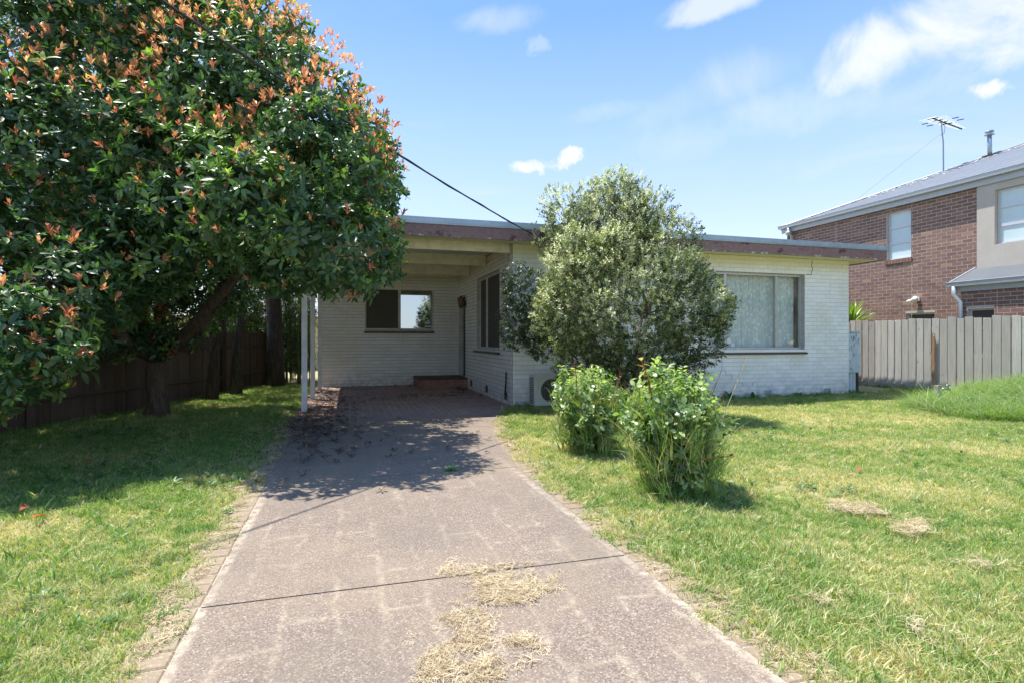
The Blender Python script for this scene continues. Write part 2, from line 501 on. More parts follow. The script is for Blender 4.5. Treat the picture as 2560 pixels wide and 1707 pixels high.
M['amber'] = simple('amber_lamp_glass', (.22, .13, .05), .25)
M['vent'] = simple('terracotta_vent', (.42, .36, .32), .8)
M['ventgrey'] = simple('painted_vent_grille', (.55, .60, .63), .7)
M['step'] = simple('red_brown_step', (.36, .18, .13), .75, var=.25, scale=5)
M['steptop'] = simple('worn_step_top', (.13, .085, .06), .8, var=.3, scale=6)
M['acbody'] = simple('aircon_casing', (.66, .69, .68), .45, var=.06)
M['acgrille'] = simple('aircon_grille', (.05, .05, .05), .6)
M['crack'] = simple('crack_shadow', (.05, .045, .04), .95)
M['paling'] = mat_wood_grey('weathered_grey_paling', (.40, .385, .35), (.56, .545, .505), (.19, .17, .145))
M['brownpaling'] = mat_wood_grey('brown_stained_paling', (.115, .075, .055), (.165, .115, .088), (.05, .033, .025))
M['plinth'] = simple('pale_timber_plinth', (.42, .38, .33), .9, var=.15)
M['meterbox'] = mat_peeling('flaking_pale_blue_paint', (.60, .69, .73), (.20, .22, .23), .40, 26, .28)
M['concrete'] = simple('weathered_post', (.36, .34, .31), .9, var=.3)
M['brass'] = simple('tap_metal', (.30, .32, .33), .35, .8)
M['rust'] = mat_peeling('rusty_steel', (.36, .20, .10), (.62, .55, .45), .42, 20, .4, .9)
M['gutter'] = simple('grey_steel_gutter', (.42, .45, .475), .4, .15, .05)
M['render'] = simple('beige_render', (.47, .43, .375), .9, var=.05, scale=3)
M['roofgrey'] = simple('grey_sheet_roof', (.25, .265, .28), .45, .25, .06, 2)
M['frost'] = simple('closed_blind_behind_glass', (.56, .68, .70), .12, 0, .05, .8, 0.0, .8)
M['framegrey'] = simple('pale_grey_window_frame', (.60, .61, .63), .4, .2, .05)
M['white'] = simple('white_plastic', (.75, .75, .74), .4, 0, .04)
M['yellow'] = simple('yellow_sticker', (.75, .62, .12), .5, 0, .04)
M['redprint'] = simple('red_sticker_print', (.5, .1, .05), .5, 0, .04)
M['ground'] = mat_ground()
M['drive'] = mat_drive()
def mat_border():
    m, t = newmat('tan_border_brick')
    p = wpos(t); r = island(t)
    n = t.noise(p, 9, 5, .65); n2 = t.noise(p, 60, 4, .7)
    c = t.mix(r, (.245, .185, .118), (.31, .24, .155))
    c = t.mix(t.mapr(n, .42, .68), c, (.24, .18, .125))
    c = t.mix(t.mapr(n2, .5, .75), c, (.50, .40, .28))
    finish(t, bsdf(t, c, .85, 0, n2, .4, .004)); return m
M['border'] = mat_border()
M['joint'] = simple('cream_joint', (.42, .36, .27), .95, var=.1)
M['tar'] = simple('dark_joint', (.035, .03, .027), .95)
M['bark'] = mat_bark('photinia_bark', (.060, .042, .032), (.145, .105, .080))
M['bark2'] = mat_bark('grey_twig_bark', (.12, .10, .08), (.26, .225, .19))
M['darkbark'] = mat_bark('dark_bark', (.04, .03, .025), (.09, .07, .055))
M['creamwall'] = simple('cream_neighbour_wall', (.55, .47, .26), .9, var=.08)

# leaf materials, driven by the per-instance tint
M['photinia'] = mat_leaf('photinia_leaf', [(0, (.030, .062, .034)), (.45, (.066, .128, .052)), (.72, (.13, .215, .060)), (1, (.32, .42, .10))], .36, .36, (1.5, 1.9, .6), .5)
M['newgrowth'] = mat_leaf('new_red_photinia_leaf', [(0, (.36, .12, .085)), (.4, (.58, .26, .14)), (.75, (.74, .44, .23)), (1, (.66, .54, .22))], .36, .42, (1.35, 1.15, .8), .5)
M['olearia'] = mat_leaf('grey_green_shrub_leaf', [(0, (.050, .075, .036)), (.35, (.14, .185, .080)), (.65, (.40, .44, .24)), (1, (.80, .80, .60))], .38, .40, (1.25, 1.35, .75), .45)
M['darkleaf'] = mat_leaf('dark_hedge_leaf', [(0, (.012, .024, .012)), (.5, (.030, .055, .020)), (1, (.10, .15, .035))], .4, .35, (1.5, 1.8, .6))
M['rose'] = mat_leaf('rose_leaf', [(0, (.05, .10, .04)), (.5, (.14, .225, .08)), (1, (.44, .50, .22))], .33, .38, (1.4, 1.7, .6), .7)
M['roseshoot'] = mat_leaf('red_rose_shoot', [(0, (.35, .04, .02)), (1, (.60, .22, .05))], .35, .35, (1.2, .9, .5))
M['grass'] = mat_leaf('grass_blade', [(0, (.065, .155, .042)), (.35, (.15, .285, .070)), (.60, (.27, .40, .115)), (.80, (.48, .47, .23)), (1, (.70, .60, .40))], .45, .38, (1.45, 1.5, .5), .35)
M['straw'] = mat_leaf('dry_straw', [(0, (.30, .22, .12)), (.5, (.54, .43, .26)), (1, (.74, .64, .44))], .7, .2, (1.1, 1.0, .7), .3)
M['litter'] = mat_leaf('dry_leaf_litter', [(0, (.05, .030, .020)), (.5, (.13, .085, .055)), (1, (.34, .25, .16))], .8, .1, (1, 1, .8), .3)
M['yucca'] = mat_leaf_obj('yucca_leaf', (.12, .22, .035), (.28, .38, .08), .35, .3)
M['weed'] = mat_leaf_obj('weed_leaf', (.05, .12, .03), (.10, .20, .05), .45, .3)
M['weedpale'] = mat_leaf_obj('pale_weed_leaf', (.12, .22, .06), (.22, .34, .12), .45, .3)
M['bigleaf'] = mat_leaf_obj('large_photinia_leaf', (.022, .060, .026), (.055, .125, .036), .25, .25)
M['bigred'] = mat_leaf_obj('large_red_photinia_leaf', (.34, .10, .07), (.48, .22, .12), .28, .4)
M['deadleaf'] = mat_leaf_obj('fallen_orange_leaf', (.42, .12, .03), (.30, .06, .03), .5, .2)

# ------------------------------------------------------------------ scatter with geometry nodes (geometry instances)
def leaf_vf(L, Wd, fold=.25, droop=.12, segs=3):
    """leaf along +X from the origin, folded along its rib"""
    prof = {3: [(0, .10), (.33, .92), (.68, .85), (1, .02)], 2: [(0, .12), (.5, 1), (1, .02)], 4: [(0, .08), (.22, .72), (.5, 1), (.78, .74), (1, .02)]}[segs]
    V, F = [], []
    for i, (x, wd) in enumerate(prof):
        z = -droop * L * x * x
        h = Wd * .5 * wd
        V += [(x * L, -h, z + h * fold), (x * L, 0, z), (x * L, h, z + h * fold)]
    for i in range(len(prof) - 1):
        a = i * 3
        F += [(a, a + 3, a + 4, a + 1), (a + 1, a + 4, a + 5, a + 2)]
    return [Vector(v) for v in V], F

def rosette(name, mat, n, L, Wd, pitch=(25, 60), stem=.03, seed=0, segs=3, fold=.25, droop=.15, jitter=.25):
    r = random.Random(seed); mb = MB()
    for i in range(n):
        l = L * (1 + r.uniform(-jitter, jitter)); V, F = leaf_vf(l, Wd * l / L, fold, droop * r.uniform(.4, 1.6), segs)
        pt = R(r.uniform(*pitch)); az = i * 2.39996 + r.uniform(-.4, .4)
        Mx = Matrix.Translation((0, 0, stem * i / max(n, 1))) @ Matrix.Rotation(az, 4, 'Z') @ Matrix.Rotation(-pt, 4, 'Y') @ Matrix.Translation((L * .12, 0, 0)) @ Matrix.Rotation(r.uniform(-.5, .5), 4, 'X')
        mb.add([Mx @ v for v in V], F)
    me = mesh_from(name, mb.V, mb.F, True); me.materials.append(mat)
    return me

def tuft(name, mat, n, H, Wd, spread, lean=.6, seed=0, segs=3, curl=.8):
    r = random.Random(seed); V, F = [], []
    for i in range(n):
        a = r.uniform(0, 2 * math.pi); rr = spread * math.sqrt(r.random())
        bx, by = rr * math.cos(a), rr * math.sin(a)
        h = H * r.uniform(.45, 1.15); az = r.uniform(0, 2 * math.pi); ln = lean * r.uniform(.15, 1.3)
        dx, dy = math.cos(az), math.sin(az); wx, wy = -dy * Wd / 2, dx * Wd / 2
        tw = r.uniform(-1, 1); wx, wy = wx * math.cos(tw) - wy * math.sin(tw), wx * math.sin(tw) + wy * math.cos(tw)
        o = len(V)
        for k in range(segs + 1):
            s_ = k / segs
            out = h * ln * (s_ ** (1 + curl)); up = h * s_ * (1 - .25 * ln * s_)
            ww = (1 - s_ ** 2) * .9 + .1
            if k == segs:
                V.append((bx + dx * out, by + dy * out, up))
            else:
                V += [(bx + dx * out - wx * ww, by + dy * out - wy * ww, up), (bx + dx * out + wx * ww, by + dy * out + wy * ww, up)]
        for k in range(segs - 1):
            F.append((o + 2 * k, o + 2 * k + 1, o + 2 * k + 3, o + 2 * k + 2))
        F.append((o + 2 * (segs - 1), o + 2 * (segs - 1) + 1, o + 2 * segs))
    me = mesh_from(name, V, F, True); me.materials.append(mat)
    return me

def eul_from_dirs(D, spin):
    """rotations taking +Z to D with a spin about it, as XYZ eulers; numpy"""
    D = D / np.linalg.norm(D, axis=1, keepdims=True)
    ref = np.where(np.abs(D[:, 2:3]) < .9, np.array([[0, 0, 1.0]]), np.array([[1.0, 0, 0]]))
    a = np.cross(ref, D); a /= np.linalg.norm(a, axis=1, keepdims=True); b = np.cross(D, a)
    c_, s_ = np.cos(spin)[:, None], np.sin(spin)[:, None]
    x = a * c_ + b * s_; y = np.cross(D, x)
    ey = np.arcsin(np.clip(-x[:, 2], -1, 1)); ex = np.arctan2(y[:, 2], D[:, 2]); ez = np.arctan2(x[:, 1], x[:, 0])
    return np.stack([ex, ey, ez], 1)

_src = {}
def src_obj(me):
    if me.name not in _src:
        _src[me.name] = bpy.data.objects.new('src_' + me.name, me)   # never linked to the scene
    return _src[me.name]

def scatter(name, P, E, S, T, sources, parent=None, **kw):
    P = np.asarray(P, float); n = len(P)
    pl = np.array(parent_world(parent)) if parent is not None else np.zeros(3)
    me = bpy.data.meshes.new(name + '_points'); me.vertices.add(n)
    me.vertices.foreach_set('co', (P - pl * 0).astype(np.float32).ravel())
    for nm, tp, arr, key in (('rot', 'FLOAT_VECTOR', E, 'vector'), ('scl', 'FLOAT', S, 'value'), ('tint', 'FLOAT', T, 'value'),
                             ('pick', 'INT', rng.integers(0, len(sources), n), 'value')):
        at = me.attributes.new(nm, tp, 'POINT')
        at.data.foreach_set(key, np.asarray(arr, np.int32 if tp == 'INT' else np.float32).ravel())
    for s in sources:
        for mt in s.materials:
            if mt.name not in [q.name for q in me.materials if q]: me.materials.append(mt)
    o = link(name, me, parent, None, **kw)
    ng = bpy.data.node_groups.new(name + '_scatter', 'GeometryNodeTree')
    ng.interface.new_socket('Geometry', in_out='INPUT', socket_type='NodeSocketGeometry')
    ng.interface.new_socket('Geometry', in_out='OUTPUT', socket_type='NodeSocketGeometry')
    N, Lk = ng.nodes, ng.links
    gi, go = N.new('NodeGroupInput'), N.new('NodeGroupOutput')
    iop = N.new('GeometryNodeInstanceOnPoints'); iop.inputs['Pick Instance'].default_value = True
    Lk.new(gi.outputs[0], iop.inputs['Points'])
    join = N.new('GeometryNodeJoinGeometry')
    for s in sources:
        oi = N.new('GeometryNodeObjectInfo'); oi.inputs['Object'].default_value = src_obj(s)
        oi.inputs['As Instance'].default_value = False
        g2 = N.new('GeometryNodeGeometryToInstance')
        Lk.new(oi.outputs['Geometry'], g2.inputs[0]); Lk.new(g2.outputs[0], join.inputs[0])
    Lk.new(join.outputs[0], iop.inputs['Instance'])
    def attr(nm, dt):
        a = N.new('GeometryNodeInputNamedAttribute'); a.data_type = dt; a.inputs['Name'].default_value = nm
        return a.outputs['Attribute']
    Lk.new(attr('pick', 'INT'), iop.inputs['Instance Index'])
    Lk.new(attr('rot', 'FLOAT_VECTOR'), iop.inputs['Rotation'])
    Lk.new(attr('scl', 'FLOAT'), iop.inputs['Scale'])
    Lk.new(iop.outputs[0], go.inputs[0])
    md = o.modifiers.new('scatter', 'NODES'); md.node_group = ng
    return o

# ------------------------------------------------------------------ terrain
def smooth(a, b, x):
    t = np.clip((x - a) / (b - a), 0, 1); return t * t * (3 - 2 * t)
def gz(u, v):
    u, v = np.asarray(u, float), np.asarray(v, float)
    z = .12 * smooth(11.0, 12.1, u)
    z = z + .36 * np.exp(-((u - 11.7) / 1.25) ** 2 - ((v - 6.3) / 1.35) ** 2)
    z = z + .10 * smooth(-2.8, -4.2, u) * smooth(12, 6, v)
    mask = smooth(0.05, .5, np.abs(u - .45) - 1.3) * smooth(9.65, 8.8, v)
    z = z + .018 * np.sin(u * 2.1 + 1) * np.sin(v * 1.7) * mask
    return z

gx = np.unique(np.concatenate([-np.geomspace(9, 300, 14), np.arange(-9, 16.01, .3), np.geomspace(16.3, 300, 14)]))
gy = np.unique(np.concatenate([-np.geomspace(3, 300, 14), np.arange(-3, 18.01, .3), np.geomspace(18.3, 400, 14)]))
GX, GY = np.meshgrid(gx, gy, indexing='ij')
GZ = gz(GX, GY) - .004
V = np.stack([GX, GY, GZ], -1).reshape(-1, 3)
ny = len(gy)
ii, jj = np.meshgrid(np.arange(len(gx) - 1), np.arange(ny - 1), indexing='ij')
a = (ii * ny + jj).ravel()
F = np.stack([a, a + ny, a + ny + 1, a + 1], 1)
link('lawn', mesh_np('lawn', V, F, True), None, M['ground'], kind='structure')

# driveway sheet: aggregate concrete, flaring to the carport floor
DL = [(-3, -.66), (3, -.66), (5, -.68), (7.4, -.72), (10, -.85), (15.03, -.85)]
DR = [(-3, 1.50), (3, 1.52), (4.9, 1.56), (6.4, 1.72), (7.8, 2.0), (9.0, 2.50), (9.69, 2.83)]
def edge_at(tab, v): return float(np.interp(v, [q[0] for q in tab], [q[1] for q in tab]))
joints = [2.84, 5.10, 7.60]
drive = empty('driveway', (0, 0, 0), kind='structure')
cuts = [-3] + joints + [9.69, 15.03]
for i in range(len(cuts) - 1):
    a_, b_ = cuts[i], cuts[i + 1]
    mb = MB(); g = .006 if i else 0
    vs = np.linspace(a_ + g, b_ - (.006 if i < len(cuts) - 3 else 0), 9)
    top = .018
    for k in range(8):
        v0, v1 = vs[k], vs[k + 1]
        l0, l1 = edge_at(DL, v0), edge_at(DL, v1)
        r0, r1 = (edge_at(DR, v0), edge_at(DR, v1)) if b_ <= 9.7 else (2.90, 2.90)
        mb.add([(l0, v0, top), (r0, v0, top), (r1, v1, top), (l1, v1, top), (l0, v0, -.08), (r0, v0, -.08), (r1, v1, -.08), (l1, v1, -.08)],
               [(0, 1, 2, 3), (0, 3, 7, 4), (1, 5, 6, 2)] + ([(0, 4, 5, 1)] if k == 0 else []) + ([(2, 6, 7, 3)] if k == 7 else []))
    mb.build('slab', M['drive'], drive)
jb = MB()
for q in joints[:3]:
    jb.box(edge_at(DL, q) - .15, edge_at(DR, q) + .15, q - .006, q + .006, -.05, .006)
jb.build('joint_filler', M['tar'], drive)
# border bricks along both sides
def bordermesh(wid, ln):
    mb = MB(); b = .008
    mb.add([(-wid / 2, -ln / 2, -.06), (wid / 2, -ln / 2, -.06), (wid / 2, ln / 2, -.06), (-wid / 2, ln / 2, -.06),
            (-wid / 2, -ln / 2, -b), (wid / 2, -ln / 2, -b), (wid / 2, ln / 2, -b), (-wid / 2, ln / 2, -b),
            (-wid / 2 + b, -ln / 2 + b, 0), (wid / 2 - b, -ln / 2 + b, 0), (wid / 2 - b, ln / 2 - b, 0), (-wid / 2 + b, ln / 2 - b, 0)],
           [(0, 1, 5, 4), (1, 2, 6, 5), (2, 3, 7, 6), (3, 0, 4, 7), (4, 5, 9, 8), (5, 6, 10, 9), (6, 7, 11, 10), (7, 4, 8, 11), (8, 9, 10, 11)])
    me = mesh_from('border_brick', mb.V, mb.F); me.materials.append(M['border']); return me
bme = bordermesh(.165, .116)
bedm = MB()
for side, tab in ((-1, DL), (1, DR)):
    v = .8
    while v < (8.9 if side > 0 else 9.5):
        u = edge_at(tab, v) + side * .090
        du = (edge_at(tab, v + .05) - edge_at(tab, v - .05)) / .1
        o = link('border_brick', bme, drive, None, loc=(u + random.uniform(-.003, .003), v, .016 + random.uniform(-.002, .002)))
        o.rotation_euler = (random.uniform(-.01, .01), random.uniform(-.01, .01), -math.atan(du) + random.uniform(-.01, .01))
        v += .125
    for v0 in np.arange(-3, 9.4, .4):
        v1 = min(v0 + .4, 9.5)
        x0, x1 = edge_at(tab, v0), edge_at(tab, v1)
        s_ = side
        bedm.add([(x0 + s_ * .002, v0, .0085), (x0 + s_ * .18, v0, .0085), (x1 + s_ * .18, v1, .0085), (x1 + s_ * .002, v1, .0085)], [(0, 1, 2, 3) if side > 0 else (3, 2, 1, 0)])
bedm.build('mortar_bed', M['joint'], drive)

# ------------------------------------------------------------------ brick walls
def rects_minus(u0, u1, z0, z1, holes):
    us = sorted({u0, u1, *[h[0] for h in holes], *[h[1] for h in holes]}); us = [u for u in us if u0 <= u <= u1]
    zs = sorted({z0, z1, *[h[2] for h in holes], *[h[3] for h in holes]}); zs = [z for z in zs if z0 <= z <= z1]
    out = []
    for a, b in zip(us, us[1:]):
        for c, d_ in zip(zs, zs[1:]):
            mu, mz = (a + b) / 2, (c + d_) / 2
            if not any(h[0] < mu < h[1] and h[2] < mz < h[3] for h in holes): out.append((a, b, c, d_))
    return out

def wall(name, parent, origin, udir, ndir, u0, u1, z0, z1, holes, mat_b, mat_m, CH=.086, BL=.24, gh=.011, gp=.003, depth=.045, back=.10, rec=.006, individual=None, phase=0.0, jit=.0012):
    """udir along the wall, ndir pointing outwards; brick faces lie on the plane through origin"""
    O, U, N_ = Vector(origin), Vector(udir), Vector(ndir); Z = Vector((0, 0, 1))
    def pt(u, n, z): return O + U * u + N_ * n + Z * z
    bk = MB()
    def bx(mb, a, b, n0, n1, c, d_):
        Vv = [pt(a, n0, c), pt(b, n0, c), pt(b, n1, c), pt(a, n1, c), pt(a, n0, d_), pt(b, n0, d_), pt(b, n1, d_), pt(a, n1, d_)]
        mb.add(Vv, BOXF if U.cross(N_).z > 0 else [tuple(reversed(f)) for f in BOXF])
    for a, b, c, d_ in rects_minus(u0, u1, z0, z1, holes):
        bx(bk, a, b, -back, -rec, c, d_)
    root = bk.build(name, mat_m, parent)
    bricks = []
    k = 0; z = z0
    while z < z1 - .01:
        zt = min(z + CH, z1)
        u = u0 - (BL / 2 if k % 2 else 0) - phase
        while u < u1 - 1e-4:
            a, b = max(u, u0), min(u + BL, u1)
            if b - a > .02:
                segs = [(a, b)]
                zc0, zc1 = z + gh / 2, zt - gh / 2
                for h in holes:
                    if h[2] < zc1 - .02 and h[3] > zc0 + .02:
                        ns = []
                        for s0, s1 in segs:
                            if h[1] <= s0 or h[0] >= s1: ns.append((s0, s1))
                            else:
                                if h[0] > s0 + .02: ns.append((s0, h[0]))
                                if h[1] < s1 - .02: ns.append((h[1], s1))
                        segs = ns
                for s0, s1 in segs:
                    bricks.append((s0, s1, zc0, zc1, abs(s1 - s0 - BL) < 1e-6 and abs(zt - z - CH) < 1e-6))
            u += BL
        z += CH; k += 1
    ind = []
    if individual:
        sc = []
        for i, (s0, s1, c, d_, full) in enumerate(bricks):
            if not full: continue
            p0, p1 = project(pt(s0, 0, c)), project(pt(s1, 0, d_))
            q = ((p0[0] + p1[0]) / 2, (p0[1] + p1[1]) / 2)
            if p0[2] < 1 or not individual['vis'](q[0], q[1]): continue
            sc.append((abs(p1[0] - p0[0]) * (d_ - c) / p0[2], i))
        sc.sort(reverse=True); ind = [i for _, i in sc[:individual['n']]]
    inds = set(ind)
    mb = MB()
    for i, (s0, s1, c, d_, full) in enumerate(bricks):
        if i in inds: continue
        j = random.uniform(0, 2 * jit)
        bx(mb, s0 + gp / 2, s1 - gp / 2, -depth, j, c, d_)
    if inds:
        m1 = MB(); L2 = (BL - gp) / 2; H2 = (CH - gh) / 2
        Vv = [U * sx * L2 + N_ * n + Z * sz * H2 for sz in (-1, 1) for sx, n in ((-1, -depth), (1, -depth), (1, 0), (-1, 0))]
        m1.add(Vv, BOXF if U.cross(N_).z > 0 else [tuple(reversed(f)) for f in BOXF])
        me = mesh_from('brick', m1.V, m1.F); me.materials.append(mat_b)
        for i in ind:
            s0, s1, c, d_, full = bricks[i]
            link('brick', me, root, None, loc=pt((s0 + s1) / 2, random.uniform(0, 2 * jit), (c + d_) / 2))
    mb.build('brickwork', mat_b, root, kind='stuff')
    return root

# ------------------------------------------------------------------ the white house
HF, HU0, HU1, HB = 9.71, 2.89, 10.81, 15.05      # facade v, entry block u, right corner u, carport rear wall v
house = empty('white_brick_house', (0, 0, 0), label='low white painted brick house with flat roof, brown fascia and open carport', cat='house')
WIN = (6.88, 9.58, 1.02, 2.665)
def vis_front(x, y): return not (1290 < x < 1850) and y < 1012
wall('front_wall', house, (0, HF, 0), (1, 0, 0), (0, -1, 0), HU0, HU1, 0.0, 3.01, [WIN], M['wbrick'], M['wmortar'],
     individual=dict(n=170, vis=vis_front), phase=.06, gh=.007, rec=.004, gp=.004)
SW = (10.64 - HF, 12.71 - HF, 1.03, 2.66); DO = (14.03 - HF, 14.97 - HF, .28, 2.43)
wall('side_wall', house, (HU0, HF, 0), (0, 1, 0), (-1, 0, 0), .045, HB - HF, 0.0, 3.06, [SW, DO], M['wbrick'], M['wmortar'],
     individual=dict(n=70, vis=lambda x, y: y > 700), phase=.045, gh=.014, depth=.044)
RW = (.385 + .85, 2.21 + .85, 1.49, 2.60)
wall('rear_carport_wall', house, (-.85, HB, 0), (1, 0, 0), (0, -1, 0), .15, 2.89 + .85, 0.0, 3.06, [RW], M['wbrick'], M['wmortar'],
     individual=dict(n=50, vis=lambda x, y: 812 < x < 1140 and y > 790), phase=.07)
wall('end_wall', house, (HU1, HF, 0), (0, 1, 0), (1, 0, 0), .045, 9.0, 0.0, 3.01, [], M['wbrick'], M['wmortar'], phase=.02)
mb = MB(); mb.box(-.70, -.60, HB + .1, 18.6, 0, 3.0); mb.box(-.60, HU1 - .1, 18.6, 18.7, 0, 3.0); mb.build('plain_rear_walls', M['wmortar'], house)
mb = MB(); mb.box(HU0 + .12, HU1 - .12, HF + .12, 18.5, .02, .05); mb.box(HU0 + .3, HU1 - .3, 12.2, 12.25, .05, 3.0); mb.build('interior_floor', M['dark'], house)

# roof
RL, RR, RF, RB = -.98, 11.42, 9.29, 18.95
mb = MB(); mb.box(RL + .03, RR - .03, RF + .03, RB, 3.105, 3.29); mb.build('roof', M['roofgrey'], house)
fa = MB(); fa.box(RL, RR, RF, RF + .035, 2.995, 3.20); fa.build('fascia', M['fascia'], house)
fa = MB(); fa.box(RR - .035, RR, RF + .035, RB, 2.995, 3.20); fa.build('fascia', M['fascia'], house)
fa = MB(); fa.box(RL, RL + .035, RF + .035, RB, 2.995, 3.20); fa.build('fascia', M['fascia'], house)
fl = MB()
for (x0, x1, y0, y1) in ((RL - .018, RR + .018, RF - .018, RF + .06), (RR - .06, RR + .018, RF + .06, RB), (RL - .018, RL + .06, RF + .06, RB)):
    fl.box(x0, x1, y0, y1, 3.202, 3.315)
fl.box(RL - .022, RR + .022, RF - .024, RF - .0185, 3.225, 3.232)
fl.build('roof_flashing', M['zinc'], house)
so = MB(); so.box(RL + .037, RR - .037, RF + .037, HF - .004, 3.012, 3.03); so.box(HU1 + .004, RR - .037, HF - .004, RB, 3.012, 3.03)
so.build('soffit', M['soffit'], house)
so = MB(); so.box(RL + .037, RR - .037, HF - .03, HF - .008, 2.996, 3.011); so.build('soffit_mould', M['soffit'], house) if False else None
ce = MB(); ce.box(RL + .037, HU0 - .002, HF, HB - .002, 3.075, 3.10); ce.build('carport_ceiling', M['ceil'], house)
for vb, z0 in ((9.80, 2.855), (11.68, 2.85), (13.40, 2.83)):
    b = MB(); b.box(RL + .04, HU0 - .03, vb, vb + .07, z0, 3.074); b.build('ceiling_beam', M['cream'], house)
b = MB(); b.box(RL + .04, HU0 - .004, HB - .05, HB - .004, 2.95, 3.074); b.build('ceiling_trim', M['cream'], house)
for (u, v) in ((-.745, 10.05), (-.735, 12.08), (-.70, 14.2)):
    b = MB(); b.box(u - .045, u + .045, v - .045, v + .045, .0, 3.0)
    po = b.build('carport_post', M['whitepaint'], house)
    b = MB(); b.box(u - .036, u + .036, v - .036, v + .036, -.02, .07)
    b.box(u - .049, u + .049, v - .049, v + .049, .0, .012); b.build('post_foot', M['rust'], po)

# front picture window
def sill(u0, u1, v, z, name='window_sill', n=8, parent=None, axis='u'):
    mb = MB()
    st = (u1 - u0) / n
    for i in range(n):
        a, b = u0 + i * st + .0015, u0 + (i + 1) * st - .0015
        if axis == 'u':
            V_ = [(a, v - .05, z - .085), (b, v - .05, z - .085), (b, v + .10, z - .085), (a, v + .10, z - .085),
                  (a, v - .05, z - .055), (b, v - .05, z - .055), (b, v + .10, z), (a, v + .10, z)]
            mb.add(V_, BOXF)
        else:
            V_ = [(v - .05, a, z - .085), (v - .05, b, z - .085), (v + .10, b, z - .085), (v + .10, a, z - .085),
                  (v - .05, a, z - .055), (v - .05, b, z - .055), (v + .10, b, z), (v + .10, a, z)]
            mb.add(V_, [tuple(reversed(f)) for f in BOXF])
    return mb.build(name, M['sill'], parent)

win = empty('front_window', (0, 0, 0)); win.parent = house
u0, u1, z0, z1 = WIN
m1, m2 = 7.577, 8.89
fr = MB(); y0, y1 = HF + .085, HF + .15
fr.box(u0, u0 + .05, y0, y1, z0, z1); fr.box(u1 - .05, u1, y0, y1, z0, z1)
fr.box(u0 + .05, u1 - .05, y0, y1, z1 - .05, z1); fr.box(u0 + .05, u1 - .05, y0, y1, z0, z0 + .055)
fr.box(u0 + .02, u1 - .02, y0 - .012, y0 - .001, z1 - .014, z1 - .004)
fr.build('window_frame', M['alu'], win)
for q in (m1, m2):
    b = MB(); b.box(q - .026, q + .026, y0 - .008, y1 - .002, z0 + .055, z1 - .05); b.build('mullion', M['alu'], win)
for a, b_ in ((u0 + .05, m1 - .026), (m1 + .026, m2 - .026), (m2 + .026, u1 - .05)):
    b = MB(); b.box(a, b_, y0 + .03, y0 + .034, z0 + .055, z1 - .05); b.build('pane', M['glass'], win)
# curtain: pleated cloth
n = 420; V_, F_ = [], []
for i in range(n + 1):
    u = u0 + .03 + (u1 - u0 - .09) * i / n
    a = .016 * math.sin(u * 46 + 1.9 * math.sin(u * 5)) + .008 * math.sin(u * 101 + 2 * math.sin(u * 9))
    for j in range(5):
        z = z0 + .05 + (z1 - z0 - .09) * j / 4
        V_.append((u, HF + .26 + a * (.6 + .12 * j), z))
for i in range(n):
    for j in range(4):
        q = i * 5 + j; F_.append((q, q + 5, q + 6, q + 1))
link('curtain', mesh_from('curtain', V_, F_, True), win, M['lace'])
b = MB(); b.box(u1 - .075, u1 - .045, HF + .16, HF + .24, z0, z1); b.build('timber_jamb', simple('brown_timber', (.16, .09, .055), .6), win)
sill(u0 - .02, u1 + .04, HF, z0 - .004, n=11, parent=win)
# stickers inside the glass
def disc(mb, c, ru, rz, n=20, dy=.002):
    V_ = [(c[0] + ru * math.cos(2 * math.pi * k / n), c[1], c[2] + rz * math.sin(2 * math.pi * k / n)) for k in range(n)]
    V2 = [(x, y + dy, z) for x, y, z in V_]
    mb.add(V_ + V2, [tuple(range(n)), tuple(reversed(range(n, 2 * n)))] + [(k, n + k, n + (k + 1) % n, (k + 1) % n) for k in range(n)])
b = MB(); disc(b, (7.70, y0 + .026, 1.215), .055, .068); b.build('oval_sticker', M['white'], win)
b = MB(); b.box(7.75, 7.84, y0 + .024, y0 + .0255, 1.10, 1.17); b.build('pale_sticker', M['frost'], win)
b = MB(); b.box(9.24, 9.40, y0 + .024, y0 + .0255, 1.205, 1.225); b.build('yellow_sticker', M['yellow'], win)
b = MB(); b.box(9.27, 9.37, y0 + .024, y0 + .0255, 1.145, 1.20); b.build('white_sticker', M['white'], win)

# side window of the entry block
swn = empty('side_window', (0, 0, 0)); swn.parent = house
v0, v1 = 10.64, 12.71; z0, z1 = SW[2], SW[3]
x0, x1 = HU0 + .07, HU0 + .13
fr = MB()
fr.box(x0, x1, v0, v0 + .05, z0, z1); fr.box(x0, x1, v1 - .05, v1, z0, z1)
fr.box(x0, x1, v0 + .05, v1 - .05, z1 - .045, z1); fr.box(x0, x1, v0 + .05, v1 - .05, z0, z0 + .05)
fr.build('window_frame', M['wframe'], swn)
b = MB(); b.box(x0 - .01, x1, 12.0 - .022, 12.0 + .022, z0 + .05, z1 - .045); b.build('mullion', M['wframe'], swn)
for a, b_ in ((v0 + .05, 11.978), (12.022, v1 - .05)):
    b = MB(); b.box(x0 + .025, x0 + .03, a, b_, z0 + .05, z1 - .045); b.build('fly_screen', M['screen'], swn)
sill(v0 - .02, v1 + .22, HU0, z0 + .0, n=10, parent=swn, axis='v')
